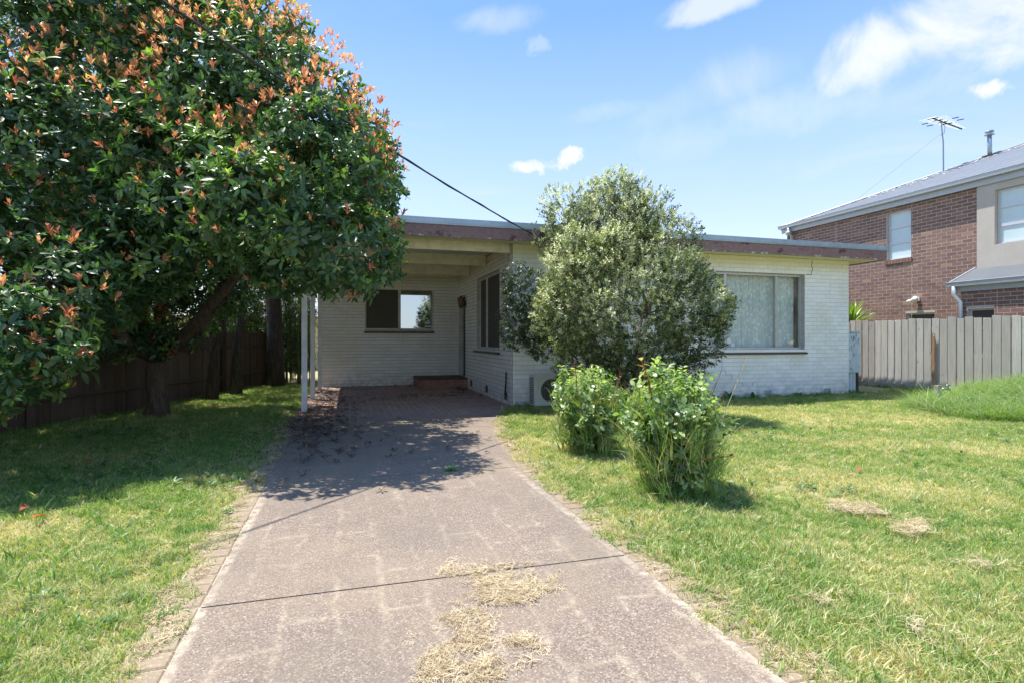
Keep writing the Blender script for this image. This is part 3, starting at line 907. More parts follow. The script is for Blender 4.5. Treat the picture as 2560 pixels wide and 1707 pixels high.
# rear window in the carport
rwn = empty('carport_window', (0, 0, 0)); rwn.parent = house
u0, u1, z0, z1 = .385, 2.21, 1.495, 2.60
y0, y1 = HB + .02, HB + .07
fr = MB()
fr.box(u0, u0 + .035, y0, y1, z0, z1); fr.box(u1 - .035, u1, y0, y1, z0, z1)
fr.box(u0 + .035, u1 - .035, y0, y1, z1 - .03, z1); fr.box(u0 + .035, u1 - .035, y0, y1, z0, z0 + .045)
fr.build('window_frame', M['wframe'], rwn)
b = MB(); b.box(1.255, 1.325, y0 - .01, y1, z0 + .02, z1 - .03); b.build('mullion', M['wframe'], rwn)
b = MB(); b.box(u0 + .035, 1.255, y0 + .02, y0 + .024, z0 + .045, z1 - .03); b.build('fly_screen', M['screen'], rwn)
b = MB(); b.box(1.325, u1 - .035, y0 + .02, y0 + .024, z0 + .045, z1 - .03); b.build('pane', M['mirror'], rwn)
b = MB(); b.box(u0 - .3, u1 + .3, HB + .25, HB + .27, 1.2, 2.9); b.build('drawn_blind', simple('brown_blind', (.10, .09, .07), .9), rwn)
b = MB(); disc(b, (2.07, y0 + .018, 1.705), .052, .052); so_ = b.build('round_sticker', M['white'], rwn)
b = MB(); disc(b, (2.07, y0 + .0165, 1.712), .020, .016, dy=.001); b.build('sticker_print', M['redprint'], so_)
b = MB(); b.box(1.975, 2.155, y0 + .0165, y0 + .0185, 1.575, 1.625); b.build('label_sticker', M['frost'], rwn)
sill(u0 - .02, u1 + .02, HB, z0 - .002, n=8, parent=rwn)
# front door in the side wall, seen edge on
dr = MB(); dr.box(HU0 + .135, HU0 + .175, 14.06, 14.94, .30, 2.40); door = dr.build('front_door', M['door'], house)
b = MB(); b.box(HU0 + .11, HU0 + .134, 14.14, 14.18, 1.25, 1.45); b.build('door_handle', M['brass'], door)
b = MB(); b.box(HU0 + .004, HU0 + .135, 14.935, 14.968, .28, 2.43); b.box(HU0 + .05, HU0 + .135, 14.032, 14.06, .28, 2.43); b.box(HU0 + .05, HU0 + .135, 14.06, 14.935, 2.40, 2.43)
b.build('door_frame', M['wframe'], house)
# vents, crack lines, conduit
for v in (13.3, 11.7, 10.16):
    b = MB(); b.box(HU0 - .006, HU0 + .02, v - .115, v + .115, .09, .25)
    vv = b.build('air_vent', M['vent'], house)
    b = MB()
    for k in range(5): b.box(HU0 - .008, HU0 - .0065, v - .095 + k * .04, v - .07 + k * .04, .105, .235)
    b.build('vent_slot', M['tar'], vv)
for u in (8.60, 10.20):
    b = MB(); b.box(u - .10, u + .10, HF - .007, HF + .02, .065, .165)
    vv = b.build('air_vent', M['ventgrey'], house)
    b = MB()
    for k in range(6): b.box(u - .09, u + .09, HF - .009, HF - .0075, .073 + k * .015, .078 + k * .015)
    b.build('vent_slot', M['tar'], vv)
def crack(pts, wd=.007):
    mb = MB()
    for (a, c), (b_, d_) in zip(pts, pts[1:]):
        if abs(a - b_) > abs(c - d_): mb.box(min(a, b_), max(a, b_), HF - .0022, HF - .0014, (c + d_) / 2 - wd / 2, (c + d_) / 2 + wd / 2)
        else: mb.box((a + b_) / 2 - wd / 2, (a + b_) / 2 + wd / 2, HF - .0032, HF - .0024, min(c, d_), max(c, d_))
    mb.build('crack', M['crack'], house)
crack([(9.78, 2.99), (9.78, 2.90), (9.765, 2.90), (9.765, 2.83), (9.79, 2.83), (9.79, 2.75), (9.76, 2.75), (9.76, 2.665), (9.60, 2.665)], .013)
crack([(7.32, .90), (7.44, .90), (7.44, .60), (7.53, .60), (7.53, .517), (7.68, .517), (7.68, .43)], .008)
crack([(7.80, .345), (7.95, .345), (7.95, .26)], .006)
crack([(8.20, .345), (8.20, .27)], .006)
b = MB(); b.tube([(HU0 - .016, 10.1, 3.05), (HU0 - .016, 10.1, .62)], .012, 8)
for z in (2.6, 1.9, 1.2): b.box(HU0 - .03, HU0 - .001, 10.08, 10.12, z, z + .02)
cd = b.build('conduit', M['wframe'], house)
b = MB(); b.tube([(HU0 - .017, 10.1, .63), (HU0 - .016, 10.11, .45), (HU0 - .02, 10.14, .3), (HU0 - .018, 10.15, .18)], .016, 8); b.build('black_lead', M['black'], cd)
b = MB(); b.tube([(HU0 - .01, 9.80, 3.0), (HU0 - .01, 9.80, 2.3), (HU0 - .012, 9.80, .2)], .006, 6); b.build('phone_wire', M['wframe'], house)

# step
b = MB(); b.box(1.66, HU0 - .003, 13.78, 14.98, .02, .235)
stp = b.build('step', M['step'], None, label='red brown brick step in the carport corner below the door', cat='step')
b = MB(); b.box(1.645, HU0 - .003, 13.765, 14.985, .236, .272); b.build('step_tread', M['steptop'], stp)
b = MB()
for q in (2.02, 2.45, ): b.box(q, q + .008, 13.776, 13.779, .022, .234)
b.box(2.458, 2.88, 13.776, 13.779, .13, .137); b.build('joint', M['joint'], stp)

# wall lantern
ln = empty('wall_lantern', (HU0 - .02, 13.93, 2.25), label='small black carriage lantern with amber glass on the carport wall by the door', cat='lamp')
b = MB(); b.lathe([(.0, .12), (.02, .10), (.025, .075), (.10, .05), (.105, .04), (.0, .04)], (HU0 - .14, 13.93, 2.25), 8); b.build('lamp_cap', M['black'], ln)
b = MB(); b.lathe([(.0, -.20), (.055, -.195), (.06, -.18), (.0, -.18)], (HU0 - .14, 13.93, 2.25), 8)
for k in range(6):
    a = 2 * math.pi * k / 6; b.tube([(HU0 - .14 + .055 * math.cos(a), 13.93 + .055 * math.sin(a), 2.06), (HU0 - .14 + .09 * math.cos(a), 13.93 + .09 * math.sin(a), 2.295)], .005, 5)
b.build('lamp_cage', M['black'], ln)
b = MB(); b.lathe([(.0, -.17), (.048, -.165), (.078, .03), (.0, .035)], (HU0 - .14, 13.93, 2.25), 10); b.build('lamp_glass', M['amber'], ln)
b = MB(); b.tube([(HU0 - .01, 13.93, 2.16), (HU0 - .06, 13.93, 2.13), (HU0 - .14, 13.93, 2.05)], .01, 6); b.box(HU0 - .015, HU0 - .002, 13.89, 13.97, 2.08, 2.24); b.build('bracket', M['black'], ln)

# air conditioner
ac = empty('air_conditioner', (3.58, 9.5, 0), label='pale split system air conditioner unit standing on the grass against the white wall', cat='air conditioner')
au0, au1, av0, av1, az0, az1 = 3.19, 3.98, 9.36, 9.64, .05, .60
b = MB(); b.box(au0, au1, av0, av1, az0, az1); b.box(au0 - .008, au1 + .008, av0 - .012, av1, az1 + .001, az1 + .018)
b.box(au0, au0 + .035, av0 - .012, av0 - .001, az0, az1); b.box(au0 + .036, au1, av0 - .012, av0 - .001, az1 - .03, az1); b.box(au0 + .036, au1, av0 - .012, av0 - .001, az0, az0 + .03)
b.build('casing', M['acbody'], ac)
b = MB(); cx, cz, rr = 3.53, .325, .215
nn = 36
V_ = [(cx + rr * math.cos(2 * math.pi * k / nn), av0 - .003, cz + rr * math.sin(2 * math.pi * k / nn)) for k in range(nn)]
b.add(V_, [tuple(range(nn))]); b.build('fan_opening', M['acgrille'], ac)
b = MB()
for k in range(5): 
    a0 = 2 * math.pi * k / 5
    b.add([(cx + .03 * math.cos(a0), av0 - .0045, cz + .03 * math.sin(a0)), (cx + .19 * math.cos(a0 - .3), av0 - .0045, cz + .19 * math.sin(a0 - .3)), (cx + .19 * math.cos(a0 + .35), av0 - .0045, cz + .19 * math.sin(a0 + .35))], [(0, 1, 2)])
b.build('fan_blade', M['black'], ac)
b = MB()
for k in range(1, 11):
    r_ = rr * k / 10.5
    pts = [(cx + r_ * math.cos(t_), av0 - .016, cz + r_ * math.sin(t_)) for t_ in np.linspace(0, 2 * math.pi, 28)]
    b.tube(pts, .0022, 3, False)
for k in range(9):
    q = cx - rr + rr * 2 * (k + .5) / 9; h = math.sqrt(max(0, rr * rr - (q - cx) ** 2))
    b.box(q - .002, q + .002, av0 - .019, av0 - .015, cz - h, cz + h)
b.build('fan_guard', simple('guard_wire', (.28, .28, .27), .5), ac)
b = MB()
for k in range(14): b.box(au0 - .006, au0 - .0005, av0 + .03, av1 - .03, az0 + .05 + k * .034, az0 + .066 + k * .034)
b.build('side_fins', M['acgrille'], ac)
b = MB(); b.box(au0 + .06, au0 + .16, av0 - .01, av1, 0, az0 - .001); b.box(au1 - .16, au1 - .06, av0 - .01, av1, 0, az0 - .001); b.build('foot', M['acgrille'], ac)

# power cable, bracket and junction box
att = Vector((3.12, 9.20, 3.10)); far = Vector((-1.45, 5.02, 3.98))
dirc = far - att
b = MB(); pts = []
for k in range(60):
    s_ = k / 59 * 2.6
    p = att + dirc * s_
    p.z = att.z + .62 * s_ * .0 + (3.98 - att.z) * (s_ * .70 + .30 * s_ * s_)
    pts.append(p)
b.tube(pts, .011, 6)
cab = b.build('power_cable', M['black'], None, label='black overhead service cable running from the tree to the brown fascia', cat='cable')
b = MB(); b.tube([p + Vector((.012 * math.sin(i * 1.1), 0, .014 * math.cos(i * 1.1))) for i, p in enumerate(pts)], .006, 5); b.build('twisted_strand', M['black'], cab)
jb_ = empty('junction_box', (3.3, 9.27, 3.08), label='black junction box with looping leads and an insulator arm on the brown fascia', cat='junction box')
b = MB(); b.box(3.265, 3.43, 9.19, 9.271, 2.965, 3.155); b.box(3.30, 3.305, 9.184, 9.1895, 3.0, 3.12); b.build('box_body', M['black'], jb_)
b = MB(); b.tube([att, (3.20, 9.24, 3.06), (3.24, 9.285, 3.04)], .014, 6); b.lathe([(0, -.02), (.022, -.01), (.022, .01), (0, .02)], tuple(att), 8); b.build('insulator_arm', simple('insulator', (.45, .40, .35), .4), jb_)
b = MB()
for k, (dz, ex) in enumerate(((.19, 3.30), (.20, 3.36))):
    b.tube([(3.13 + .05 * k, 9.21, 3.07 - .02 * k), (3.14 + .03 * k, 9.20, 3.0), (3.17 + .04 * k, 9.2, 2.93), (3.24, 9.2, 3.07 - dz), (ex - .03, 9.2, 2.90), (ex, 9.21, 2.97)], .007, 5)
b.build('looping_lead', M['black'], jb_)

# meter box at the right corner
mbx = empty('meter_cupboard', (11.05, 9.95, 0), label='flaking pale blue timber meter cupboard against the right end of the white wall', cat='cupboard')
b = MB(); b.box(10.83, 11.28, 9.83, 10.08, .49, 1.40); b.build('cabinet', M['meterbox'], mbx)
b = MB(); b.box(10.835, 11.05, 9.815, 9.829, .50, 1.385); b.box(11.054, 11.272, 9.815, 9.829, .50, 1.385); b.build('cabinet_door', M['meterbox'], mbx)
b = MB(); b.box(10.82, 11.30, 9.80, 10.10, 1.402, 1.435); b.build('cabinet_lid', M['meterbox'], mbx)
for k in range(5):
    a = 10.845 + k * .088
    b = MB(); b.box(a, a + .070, 9.86, 9.885, .0, .488 ); b.build('slat', M['meterbox'] if k < 4 else M['darkbark'], mbx)
b = MB(); b.box(11.20, 11.27, 9.90, 10.05, .0, .488); b.build('stud', M['darkbark'], mbx)
b = MB(); b.box(10.84, 11.19, 10.02, 10.05, .0, .488); b.build('backing_board', M['dark'], mbx)

# ------------------------------------------------------------------ right paling fence
FU = 12.2
fence = empty('grey_paling_fence', (FU, 8, 0), label='weathered grey timber paling fence beside the brick neighbour', cat='fence')
v = 3.2; k = 0
while v < 17.5:
    wv = random.uniform(.150, .172)
    top = 1.70 + random.uniform(-.028, .022); off = random.uniform(-.006, .006)
    base = float(gz(FU, v)) + .08
    tl = random.uniform(-.006, .006)
    mb = MB()
    lp_ = .013
    V_ = [(-.008 - lp_, 0, base), (-.008, wv, base), (.008, wv, base), (.008 - lp_, 0, base), (-.008 - lp_, tl, top), (-.008, wv + tl, top + random.uniform(-.01, .01)), (.008, wv + tl, top), (.008 - lp_, tl, top)]
    mb.add([(FU + off + x, v + y, z) for x, y, z in V_], [tuple(reversed(f)) for f in BOXF])
    mb.build('paling', M['paling'], fence)
    v += wv + .007; k += 1
b = MB(); v = 3.2
for z in (.45, .95, 1.45): b.box(FU + .012, FU + .055, 3.2, 17.5, z, z + .075)
b.build('rail', M['paling'], fence)
b = MB(); b.box(FU - .035, FU - .016, 3.2, 17.5, -.05, .235); b.build('plinth_board', M['plinth'], fence)
for v in (4.5, 7.0, 9.5, 12.0, 14.5, 17.0):
    b = MB(); b.box(FU + .056, FU + .15, v, v + .1, -.1, 1.6); b.build('fence_post', M['paling'], fence)
b = MB()
v_s = 8.80
b.box(FU - .075, FU - .069, v_s - .03, v_s + .02, 0, 1.38); b.box(FU - .069, FU - .038, v_s + .014, v_s + .02, 0, 1.36)
b.box(FU - .069, FU - .05, v_s - .03, v_s - .024, 0, 1.37)
b.build('rusty_stake', M['rust'], None, label='rusty steel angle stake leaning on the grey paling fence', cat='stake')

# tap post
tp = empty('tap_post', (10.62, 7.62, float(gz(10.62, 7.62))), label='garden tap on a short weathered post at the edge of the long grass', cat='tap')
g0 = float(gz(10.62, 7.62))
b = MB(); b.box(10.57, 10.67, 7.58, 7.66, g0 - .1, g0 + .33); b.build('post', M['concrete'], tp)
b = MB(); b.tube([(10.67, 7.60, g0 + .26), (10.74, 7.56, g0 + .27), (10.80, 7.53, g0 + .26), (10.83, 7.515, g0 + .20)], [.018, .016, .018, .014], 8)
b.tube([(10.78, 7.54, g0 + .27), (10.78, 7.54, g0 + .33)], .010, 6); b.tube([(10.745, 7.555, g0 + .335), (10.815, 7.525, g0 + .335)], .010, 6)
b.tube([(10.66, 7.60, g0 + .05), (10.68, 7.59, g0 + .26)], .012, 6)
b.build('tap', M['brass'], tp, True)
b = MB(); b.tube([(10.83, 7.515, g0 + .205), (10.83, 7.515, g0 + .16)], .02, 8); b.build('hose_fitting', M['black'], tp)

# ------------------------------------------------------------------ brick neighbour on the right
nb = empty('two_storey_brick_house', (14, 9, 0), label='two storey red brown brick house with grey hipped roof behind the grey fence', cat='house')
NU = 14.0
UPW = (10.72, 11.40, 3.38, 4.64); LOW = (10.12, 10.86, .9, 1.92)
VMIN, VMAX = 9.12, 14.78
wall('upper_brick_wall', nb, (NU, 0, 0), (0, 1, 0), (-1, 0, 0), VMIN, VMAX, .0, 4.80, [UPW, LOW], M['bbrick'], M['cream_mortar'], gh=.012, gp=.012, depth=.05,
     individual=dict(n=240, vis=lambda x, y: x > 2150 and y < 790), jit=.001, rec=.001)
# control joints
b = MB()
for q in (10.70, 13.0, 13.012): b.box(NU - .0055, NU - .0045, q - .005, q + .005, .0, 3.3 if q < 11 else 4.79)
b.box(NU - .0055, NU - .0045, 10.695, 10.705, 4.65, 4.79); b.build('control_joint', M['cream_mortar'], nb)
b = MB(); b.box(NU + .0, NU + .1, 14.781, 14.83, 0, 4.8); b.box(NU + .02, 23, 14.84, 14.95, 0, 4.8); b.box(NU + .1, 23, 0.5, 0.6, 0, 4.8); b.build('far_walls', M['bbrick'], nb)
# sill bricks under the upper window
me_s = None
for k in range(9):
    b = MB(); a = UPW[0] - .03 + k * .083
    b.box(NU - .03, NU + .06, a, a + .073, UPW[2] - .115, UPW[2] - .004); b.build('sill_brick', M['bbrick'], nb)
def nwindow(v0, v1, z0, z1, x, bars, name='window', glass='frost'):
    wn = empty(name, (0, 0, 0)); wn.parent = nb; wn.location = -Vector(nb.location)
    def bb(*a): 
        return MB().box(*a)
    f = MB(); f.box(x, x + .05, v0, v0 + .04, z0, z1); f.box(x, x + .05, v1 - .04, v1, z0, z1); f.box(x, x + .05, v0 + .04, v1 - .04, z1 - .04, z1); f.box(x, x + .05, v0 + .04, v1 - .04, z0, z0 + .04)
    f.build('window_frame', M['framegrey'], wn)
    zs = [z0 + .04] + list(bars) + [z1 - .04]
    for q in bars: MB().box(x - .004, x + .046, v0 + .04, v1 - .04, q - .032, q + .032).build('glazing_bar', M['framegrey'], wn)
    for i, (a, b_) in enumerate(zip(zs, zs[1:])):
        a2 = a + (.032 if i else 0); b2 = b_ - (.032 if i < len(zs) - 2 else 0)
        MB().box(x + .02, x + .026, v0 + .04, v1 - .04, a2, b2).build('pane', M[glass], wn)
nwindow(UPW[0] + .005, UPW[1] - .005, UPW[2], UPW[3], NU + .075, (3.82, 4.24))
nwindow(LOW[0] + .005, LOW[1] - .005, LOW[2], LOW[3], NU + .075, (), glass='screen')
# rendered bay
RX = 13.93
holesR = [(5.4, 8.75, 3.38, 4.60)]
for (a, b_, c, d_) in rects_minus(1.5, 9.115, 2.83, 4.80, holesR):
    pass
mbR = MB()
for (a, b_, c, d_) in rects_minus(1.5, 9.115, 2.83, 4.80, holesR): mbR.box(RX, RX + .14, a, b_, c, d_)
mbR.build('rendered_wall', M['render'], nb)
nwindow(5.405, 8.745, 3.385, 4.595, RX + .095, (3.80, 4.21), 'wide_window')
MB().box(RX + .14, RX + .2, 1.5, 9.115, 0.1, 4.79).build('inner_wall', M['render'], nb)
# lower projecting room
LX = 13.2
LWn = (8.30, 8.83, .9, 1.92)
wall('lower_brick_wall', nb, (LX, 0, 0), (0, 1, 0), (-1, 0, 0), 5.0, 8.97, .0, 2.42, [LWn], M['bbrick'], M['cream_mortar'], gh=.012, gp=.012, depth=.05,
     individual=dict(n=50, vis=lambda x, y: x < 2600 and y < 790), jit=.001, rec=.001)
wall('return_brick_wall', nb, (0, 8.97, 0), (1, 0, 0), (0, 1, 0), LX + .05, NU, .0, 2.42, [], M['bbrick'], M['cream_mortar'], gh=.011, gp=.011, depth=.05)
nwindow(LWn[0] + .005, LWn[1] - .005, LWn[2], LWn[3], LX + .075, (), glass='screen')
MB().box(LX - .003, LX - .002, 8.235, 8.245, 1.9, 2.42).build('control_joint', M['cream_mortar'], nb)
# corrugated lean-to roof
V_, F_ = [], []
n = 180
for i in range(n + 1):
    v = 4.8 + (9.16 - 4.8) * i / n; zz_ = .012 * math.cos(i * math.pi)
    V_ += [(13.15, v, 2.52 + zz_), (NU - .006, v, 2.90 + zz_), (13.15, v, 2.49), (NU - .006, v, 2.87)]
for i in range(n):
    q = i * 4; F_ += [(q, q + 1, q + 5, q + 4), (q + 2, q + 6, q + 7, q + 3)]
link('corrugated_roof', mesh_from('corrugated_roof', V_, F_), nb, M['roofgrey'])
b = MB(); b.add([(13.15, 9.162, 2.48), (NU - .006, 9.162, 2.86), (NU - .006, 9.162, 2.93), (13.15, 9.162, 2.55), (13.15, 9.195, 2.48), (NU - .006, 9.195, 2.86), (NU - .006, 9.195, 2.93), (13.15, 9.195, 2.55)], BOXF)
b.build('barge_capping', M['gutter'], nb)
def gutter(x, v0, v1, z, name='gutter'):
    prof = [(.0, .0), (-.02, -.10), (-.115, -.10), (-.125, -.02), (-.135, 0.0), (-.125, 0.006), (-.115, -.012), (-.105, -.09), (-.025, -.09), (-.005, .0)]
    V_ = [(x + a_, v0, z + c_) for a_, c_ in prof] + [(x + a_, v1, z + c_) for a_, c_ in prof]
    n_ = len(prof)
    F_ = [(i, i + 1, i + 1 + n_, i + n_) for i in range(n_ - 1)] + [tuple(range(n_)), tuple(reversed(range(n_, 2 * n_)))]
    return link(name, mesh_from(name, V_, F_), nb, M['gutter'])
gutter(13.19, 4.8, 9.20, 2.53)
MB().box(13.165, 13.19, 4.8, 9.16, 2.31, 2.50).build('fascia', M['gutter'], nb)
b = MB(); b.tube([(13.11, 9.05, 2.43), (13.11, 9.05, 2.25), (13.14, 8.93, 2.08), (13.14, 8.93, 0.1)], .046, 12)
b.build('downpipe', M['gutter'], nb, True)
# main roof: hip
E0, ez = 13.86, 4.98
def hz(t): return ez + .40 * t
V_ = [(E0, 15.05, ez), (E0, 0.3, ez), (E0 + 5.2, 15.05 - 5.2, hz(5.2)), (E0 + 5.2, 5.5, hz(5.2)), (E0 + 10.4, 15.05, ez), (E0 + 10.4, .3, ez)]
mbf = MB()
nseg = 74
L_ = 14.75
for i in range(nseg):          # sheet ribs on the side facing the camera
    a_, b_ = 15.05 - L_ * i / nseg, 15.05 - L_ * (i + 1) / nseg
    def up(vv):
        t = min(5.2, 15.05 - vv, max(vv - .3, 0.0)); return (E0 + t, vv, hz(t))
    A, B = up(a_), up(b_)
    mbf.add([(E0, a_, ez), (E0, b_, ez), B, A], [(0, 1, 2, 3)])
    if i % 1 == 0:
        rz = .02
        mbf.add([(E0, a_ - .01, ez + .001), (E0, a_ - .035, ez + rz), (A[0], a_ - .035, A[2] + rz), (A[0], a_ - .01, A[2] + .001)], [(0, 1, 2, 3)])
        mbf.add([(E0, a_ - .035, ez + rz), (E0, a_ - .06, ez + .001), (A[0], a_ - .06, A[2] + .001), (A[0], a_ - .035, A[2] + rz)], [(0, 1, 2, 3)])
mbf.add(V_, [(0, 2, 4), (1, 5, 3), (2, 3, 5, 4)])
mbf.build('main_roof', M['roofgrey'], nb)
b = MB(); b.tube([Vector(V_[0]) + Vector((0, 0, .015)), Vector(V_[2]) + Vector((0, 0, .02)), Vector(V_[3]) + Vector((0, 0, .02))], .04, 6); b.build('hip_capping', M['roofgrey'], nb)
gutter(E0 + .02, .3, 15.08, 5.00)
MB().box(E0 + .022, E0 + .05, .3, 15.04, 4.76, 4.965).build('fascia', M['gutter'], nb)
MB().box(E0 + .022, E0 + 10, 15.041, 15.07, 4.86, 5.01).build('fascia', M['gutter'], nb)
b = MB(); b.tube([(13.80, 14.66, 4.88), (13.80, 14.66, 4.72), (13.93, 14.66, 4.62), (13.93, 14.66, .1)], .046, 10); b.box(13.76, 13.88, 14.60, 14.74, 4.66, 4.78); b.build('downpipe', M['gutter'], nb, True)
# bird-dropping and lichen flecks on the hip
fk = MB()
for k in range(260):
    t = random.uniform(1.7, 4.6); dv = abs(random.gauss(0, .22)) + .03
    vv = 15.05 - t - dv; tt = t - random.uniform(0, dv) * .9
    tt = min(tt, 15.05 - vv)
    s_ = random.uniform(.012, .04)
    fk.add([(E0 + tt - s_, vv - s_ * .7, hz(tt - s_) + .024), (E0 + tt + s_, vv - s_, hz(tt + s_) + .024), (E0 + tt + s_ * .8, vv + s_, hz(tt + s_ * .8) + .024), (E0 + tt - s_, vv + s_ * .6, hz(tt - s_) + .024)], [(0, 1, 2, 3)])
fk.build('lichen_flecks', M['white'], nb, kind='stuff')

# floodlight on the neighbour
fl_ = empty('security_light', (13.9, 10.5, 2.2), label='white twin head security light on the brick wall above the grey fence', cat='lamp')
lx, lv, lz = NU - .02, 10.52, 2.27
b = MB(); b.box(lx - .03, lx + .015, lv - .05, lv + .05, lz - .05, lz + .05); b.build('lamp_base', M['white'], fl_)
b = MB(); b.tube([(lx - .03, lv, lz), (lx - .12, lv - .02, lz + .01), (lx - .17, lv - .03, lz - .03), (lx - .19, lv - .035, lz - .06)], [.02, .07, .075, .055], 10); b.build('lamp_head', M['white'], fl_, True)
b = MB(); b.tube([(lx - .03, lv, lz - .02), (lx - .09, lv + .10, lz - .03), (lx - .15, lv + .17, lz - .07)], [.02, .045, .05], 8); b.build('lamp_head', M['white'], fl_, True)

# antenna, flue, turbine vent on the roof
def onroof(t, back=0.0): return Vector((E0 + t, 15.05 - t - back, hz(t)))
an = onroof(3.0, .12); 
ant = empty('tv_antenna', tuple(an), label='rooftop television antenna with many thin rods on a guyed mast', cat='antenna')
top = an + Vector((-.10, 0, 1.50))
b = MB(); b.tube([an - Vector((0, 0, .05)), an + Vector((-.01, 0, .9)), top], [.02, .018, .014], 8); b.build('mast', M['brass'], ant)
b = MB(); b.tube([an + Vector((-.005, 0, 1.2)), onroof(1.25, .3)], .004, 4); b.build('guy_wire', M['brass'], ant)
bd = Vector((.93, -.20, -.30)).normalized()
bs, be = top + bd * -.28, top + bd * .70
b = MB(); b.tube([bs, be], .022, 6); b.build('boom', M['black'], ant)
el = Vector((-.25, .93, .10)).normalized()
b = MB()
for k in range(7):
    c_ = bs + (be - bs) * (k / 12); hl = .36 - .025 * k; b.tube([c_ - el * hl, c_ + el * hl], .0045, 4)
for k in range(12):
    c_ = bs + (be - bs) * (.42 + k * .05); hl = .18 - .006 * k; b.tube([c_ - el * hl, c_ + el * hl], .0045, 4)
b.build('antenna_rods', M['alu'], ant)
b = MB()
for k in (0, 2, 4, 6): c_ = bs + (be - bs) * (k / 12); b.tube([c_ - el * .12, c_ + el * .12], .022, 6)
for k in (3, 5):
    c_ = bs + (be - bs) * (k / 12)
    for sg in (-1, 1): b.tube([c_ + el * sg * .30, c_ + el * sg * .46], .014, 5)
b.build('rod_insulator', M['black'], ant)
b = MB(); b.tube([top + Vector((.05, 0, -.02)), top + Vector((.16, 0, -.16)), top + Vector((.13, 0, -.34)), top + Vector((-.01, 0, -.42))], .006, 5); b.build('coax_loop', M['black'], ant)
fp = onroof(3.75, .12)
flu = empty('flue_pipe', tuple(fp), label='thin metal flue pipe with flat cap on the grey roof', cat='flue')
b = MB(); b.tube([fp - Vector((0, 0, .05)), fp + Vector((-.02, 0, .62))], .055, 12); b.build('pipe', M['zinc'], flu, True)
b = MB(); b.lathe([(0, .74), (.10, .73), (.11, .70), (.11, .69), (.06, .68), (.06, .64), (.12, .63), (.12, .61), (.05, .60)], (fp.x - .02, fp.y, fp.z), 14); b.build('cap', M['zinc'], flu)
b = MB(); b.box(fp.x - .13, fp.x + .13, fp.y - .13, fp.y + .13, fp.z - .06, fp.z + .03); b.build('flashing', M['darkbark'], flu)
tv = onroof(4.85, -.15) + Vector((.1, 0, -.02))
tb = empty('turbine_vent', tuple(tv), label='dark finned turbine vent on the roof ridge at the photo edge', cat='vent')
b = MB(); b.lathe([(.0, .36), (.16, .345), (.17, .33), (.0, .33)], tuple(tv), 20); b.build('cap', M['darkbark'], tb)
b = MB()
for k in range(24):
    a = 2 * math.pi * k / 24
    prev = None
    for j in range(6):
        ph = j / 5; r_ = .15 + .12 * math.sin(math.pi * (.15 + .75 * ph)); z = .33 - .33 * ph
        q = [(tv.x + (r_ + dr_) * math.cos(a + .55 * ph + da), tv.y + (r_ + dr_) * math.sin(a + .55 * ph + da), tv.z + z) for dr_, da in ((0, 0), (.03, .17))]
        if prev: b.add(prev + q, [(0, 1, 3, 2)])
        prev = q
b.build('turbine_fins', M['darkbark'], tb)
b = MB(); b.lathe([(.17, .0), (.17, -.25), (.15, -.25)], tuple(tv), 20); b.build('throat', M['zinc'], tb)

# yucca behind the fence
yc = empty('yucca', (12.85, 11.45, 0), label='spiky green yucca rosette showing above the grey fence', cat='plant')
ycz = 1.62
b = MB(); b.tube([(12.85, 11.45, -.05), (12.86, 11.45, 1.0), (12.84, 11.45, ycz)], [.09, .07, .06], 10); b.build('trunk', M['bark2'], yc)
V0, F0 = leaf_vf(.72, .062, .5, .10, 4)
yl = mesh_from('yucca_leaf', V0, F0, True); yl.materials.append(M['yucca'])
for k in range(64):
    o = link('leaf', yl, yc, None, loc=(12.84, 11.45, ycz + random.uniform(-.05, .12)))
    o.rotation_euler = (random.uniform(-.3, .3), -R(random.uniform(-8, 78)), random.uniform(0, 6.283)); o.scale = (random.uniform(.75, 1.1),) * 3

# ------------------------------------------------------------------ left brown fence
lf = empty('brown_paling_fence', (-3.5, 10, 0), label='dark brown stained paling fence in the shade of the big tree', cat='fence')
LA, LB = Vector((-5.6, 3.5, 0)), Vector((-2.15, 17.2, 0))
dL = (LB - LA).normalized(); nL = Vector((dL.y, -dL.x, 0)); total = (LB - LA).length
s_ = 0
while s_ < total:
    wv = random.uniform(.125, .16); p = LA + dL * s_; g0 = float(gz(p.x, p.y))
    t_ = 1.42 + random.uniform(-.02, .02); o_ = .018 * (int(s_ * 1000) % 2)
    mb = MB(); Mx = Matrix.Translation(p + nL * o_ + Vector((0, 0, g0))) @ Matrix(((dL.x, nL.x, 0, 0), (dL.y, nL.y, 0, 0), (0, 0, 1, 0), (0, 0, 0, 1)))
    V_ = [Mx @ Vector(v_) for v_ in [(0, -.008, -.05), (wv, -.008, -.05), (wv, .008, -.05), (0, .008, -.05), (0, -.008, t_), (wv, -.008, t_), (wv, .008, t_), (0, .008, t_)]]
    mb.add(V_, [tuple(reversed(f)) for f in BOXF]); mb.build('paling', M['brownpaling'], lf)
    s_ += wv - .012
for s0 in (.3, 3.0, 5.7, 8.4, 11.1, 13.8):
    p = LA + dL * s0 + nL * .075; g0 = float(gz(p.x, p.y))
    MB().box(p.x - .05, p.x + .05, p.y - .05, p.y + .05, g0 - .1, g0 + 1.5).build('fence_post', M['brownpaling'], lf)
for zr in (.35, 1.05):
    b = MB(); a0, b0 = LA + nL * .04, LB + nL * .04
    b.tube([a0 + Vector((0, 0, zr + .1)), b0 + Vector((0, 0, zr))], .035, 4); b.build('rail', M['brownpaling'], lf)

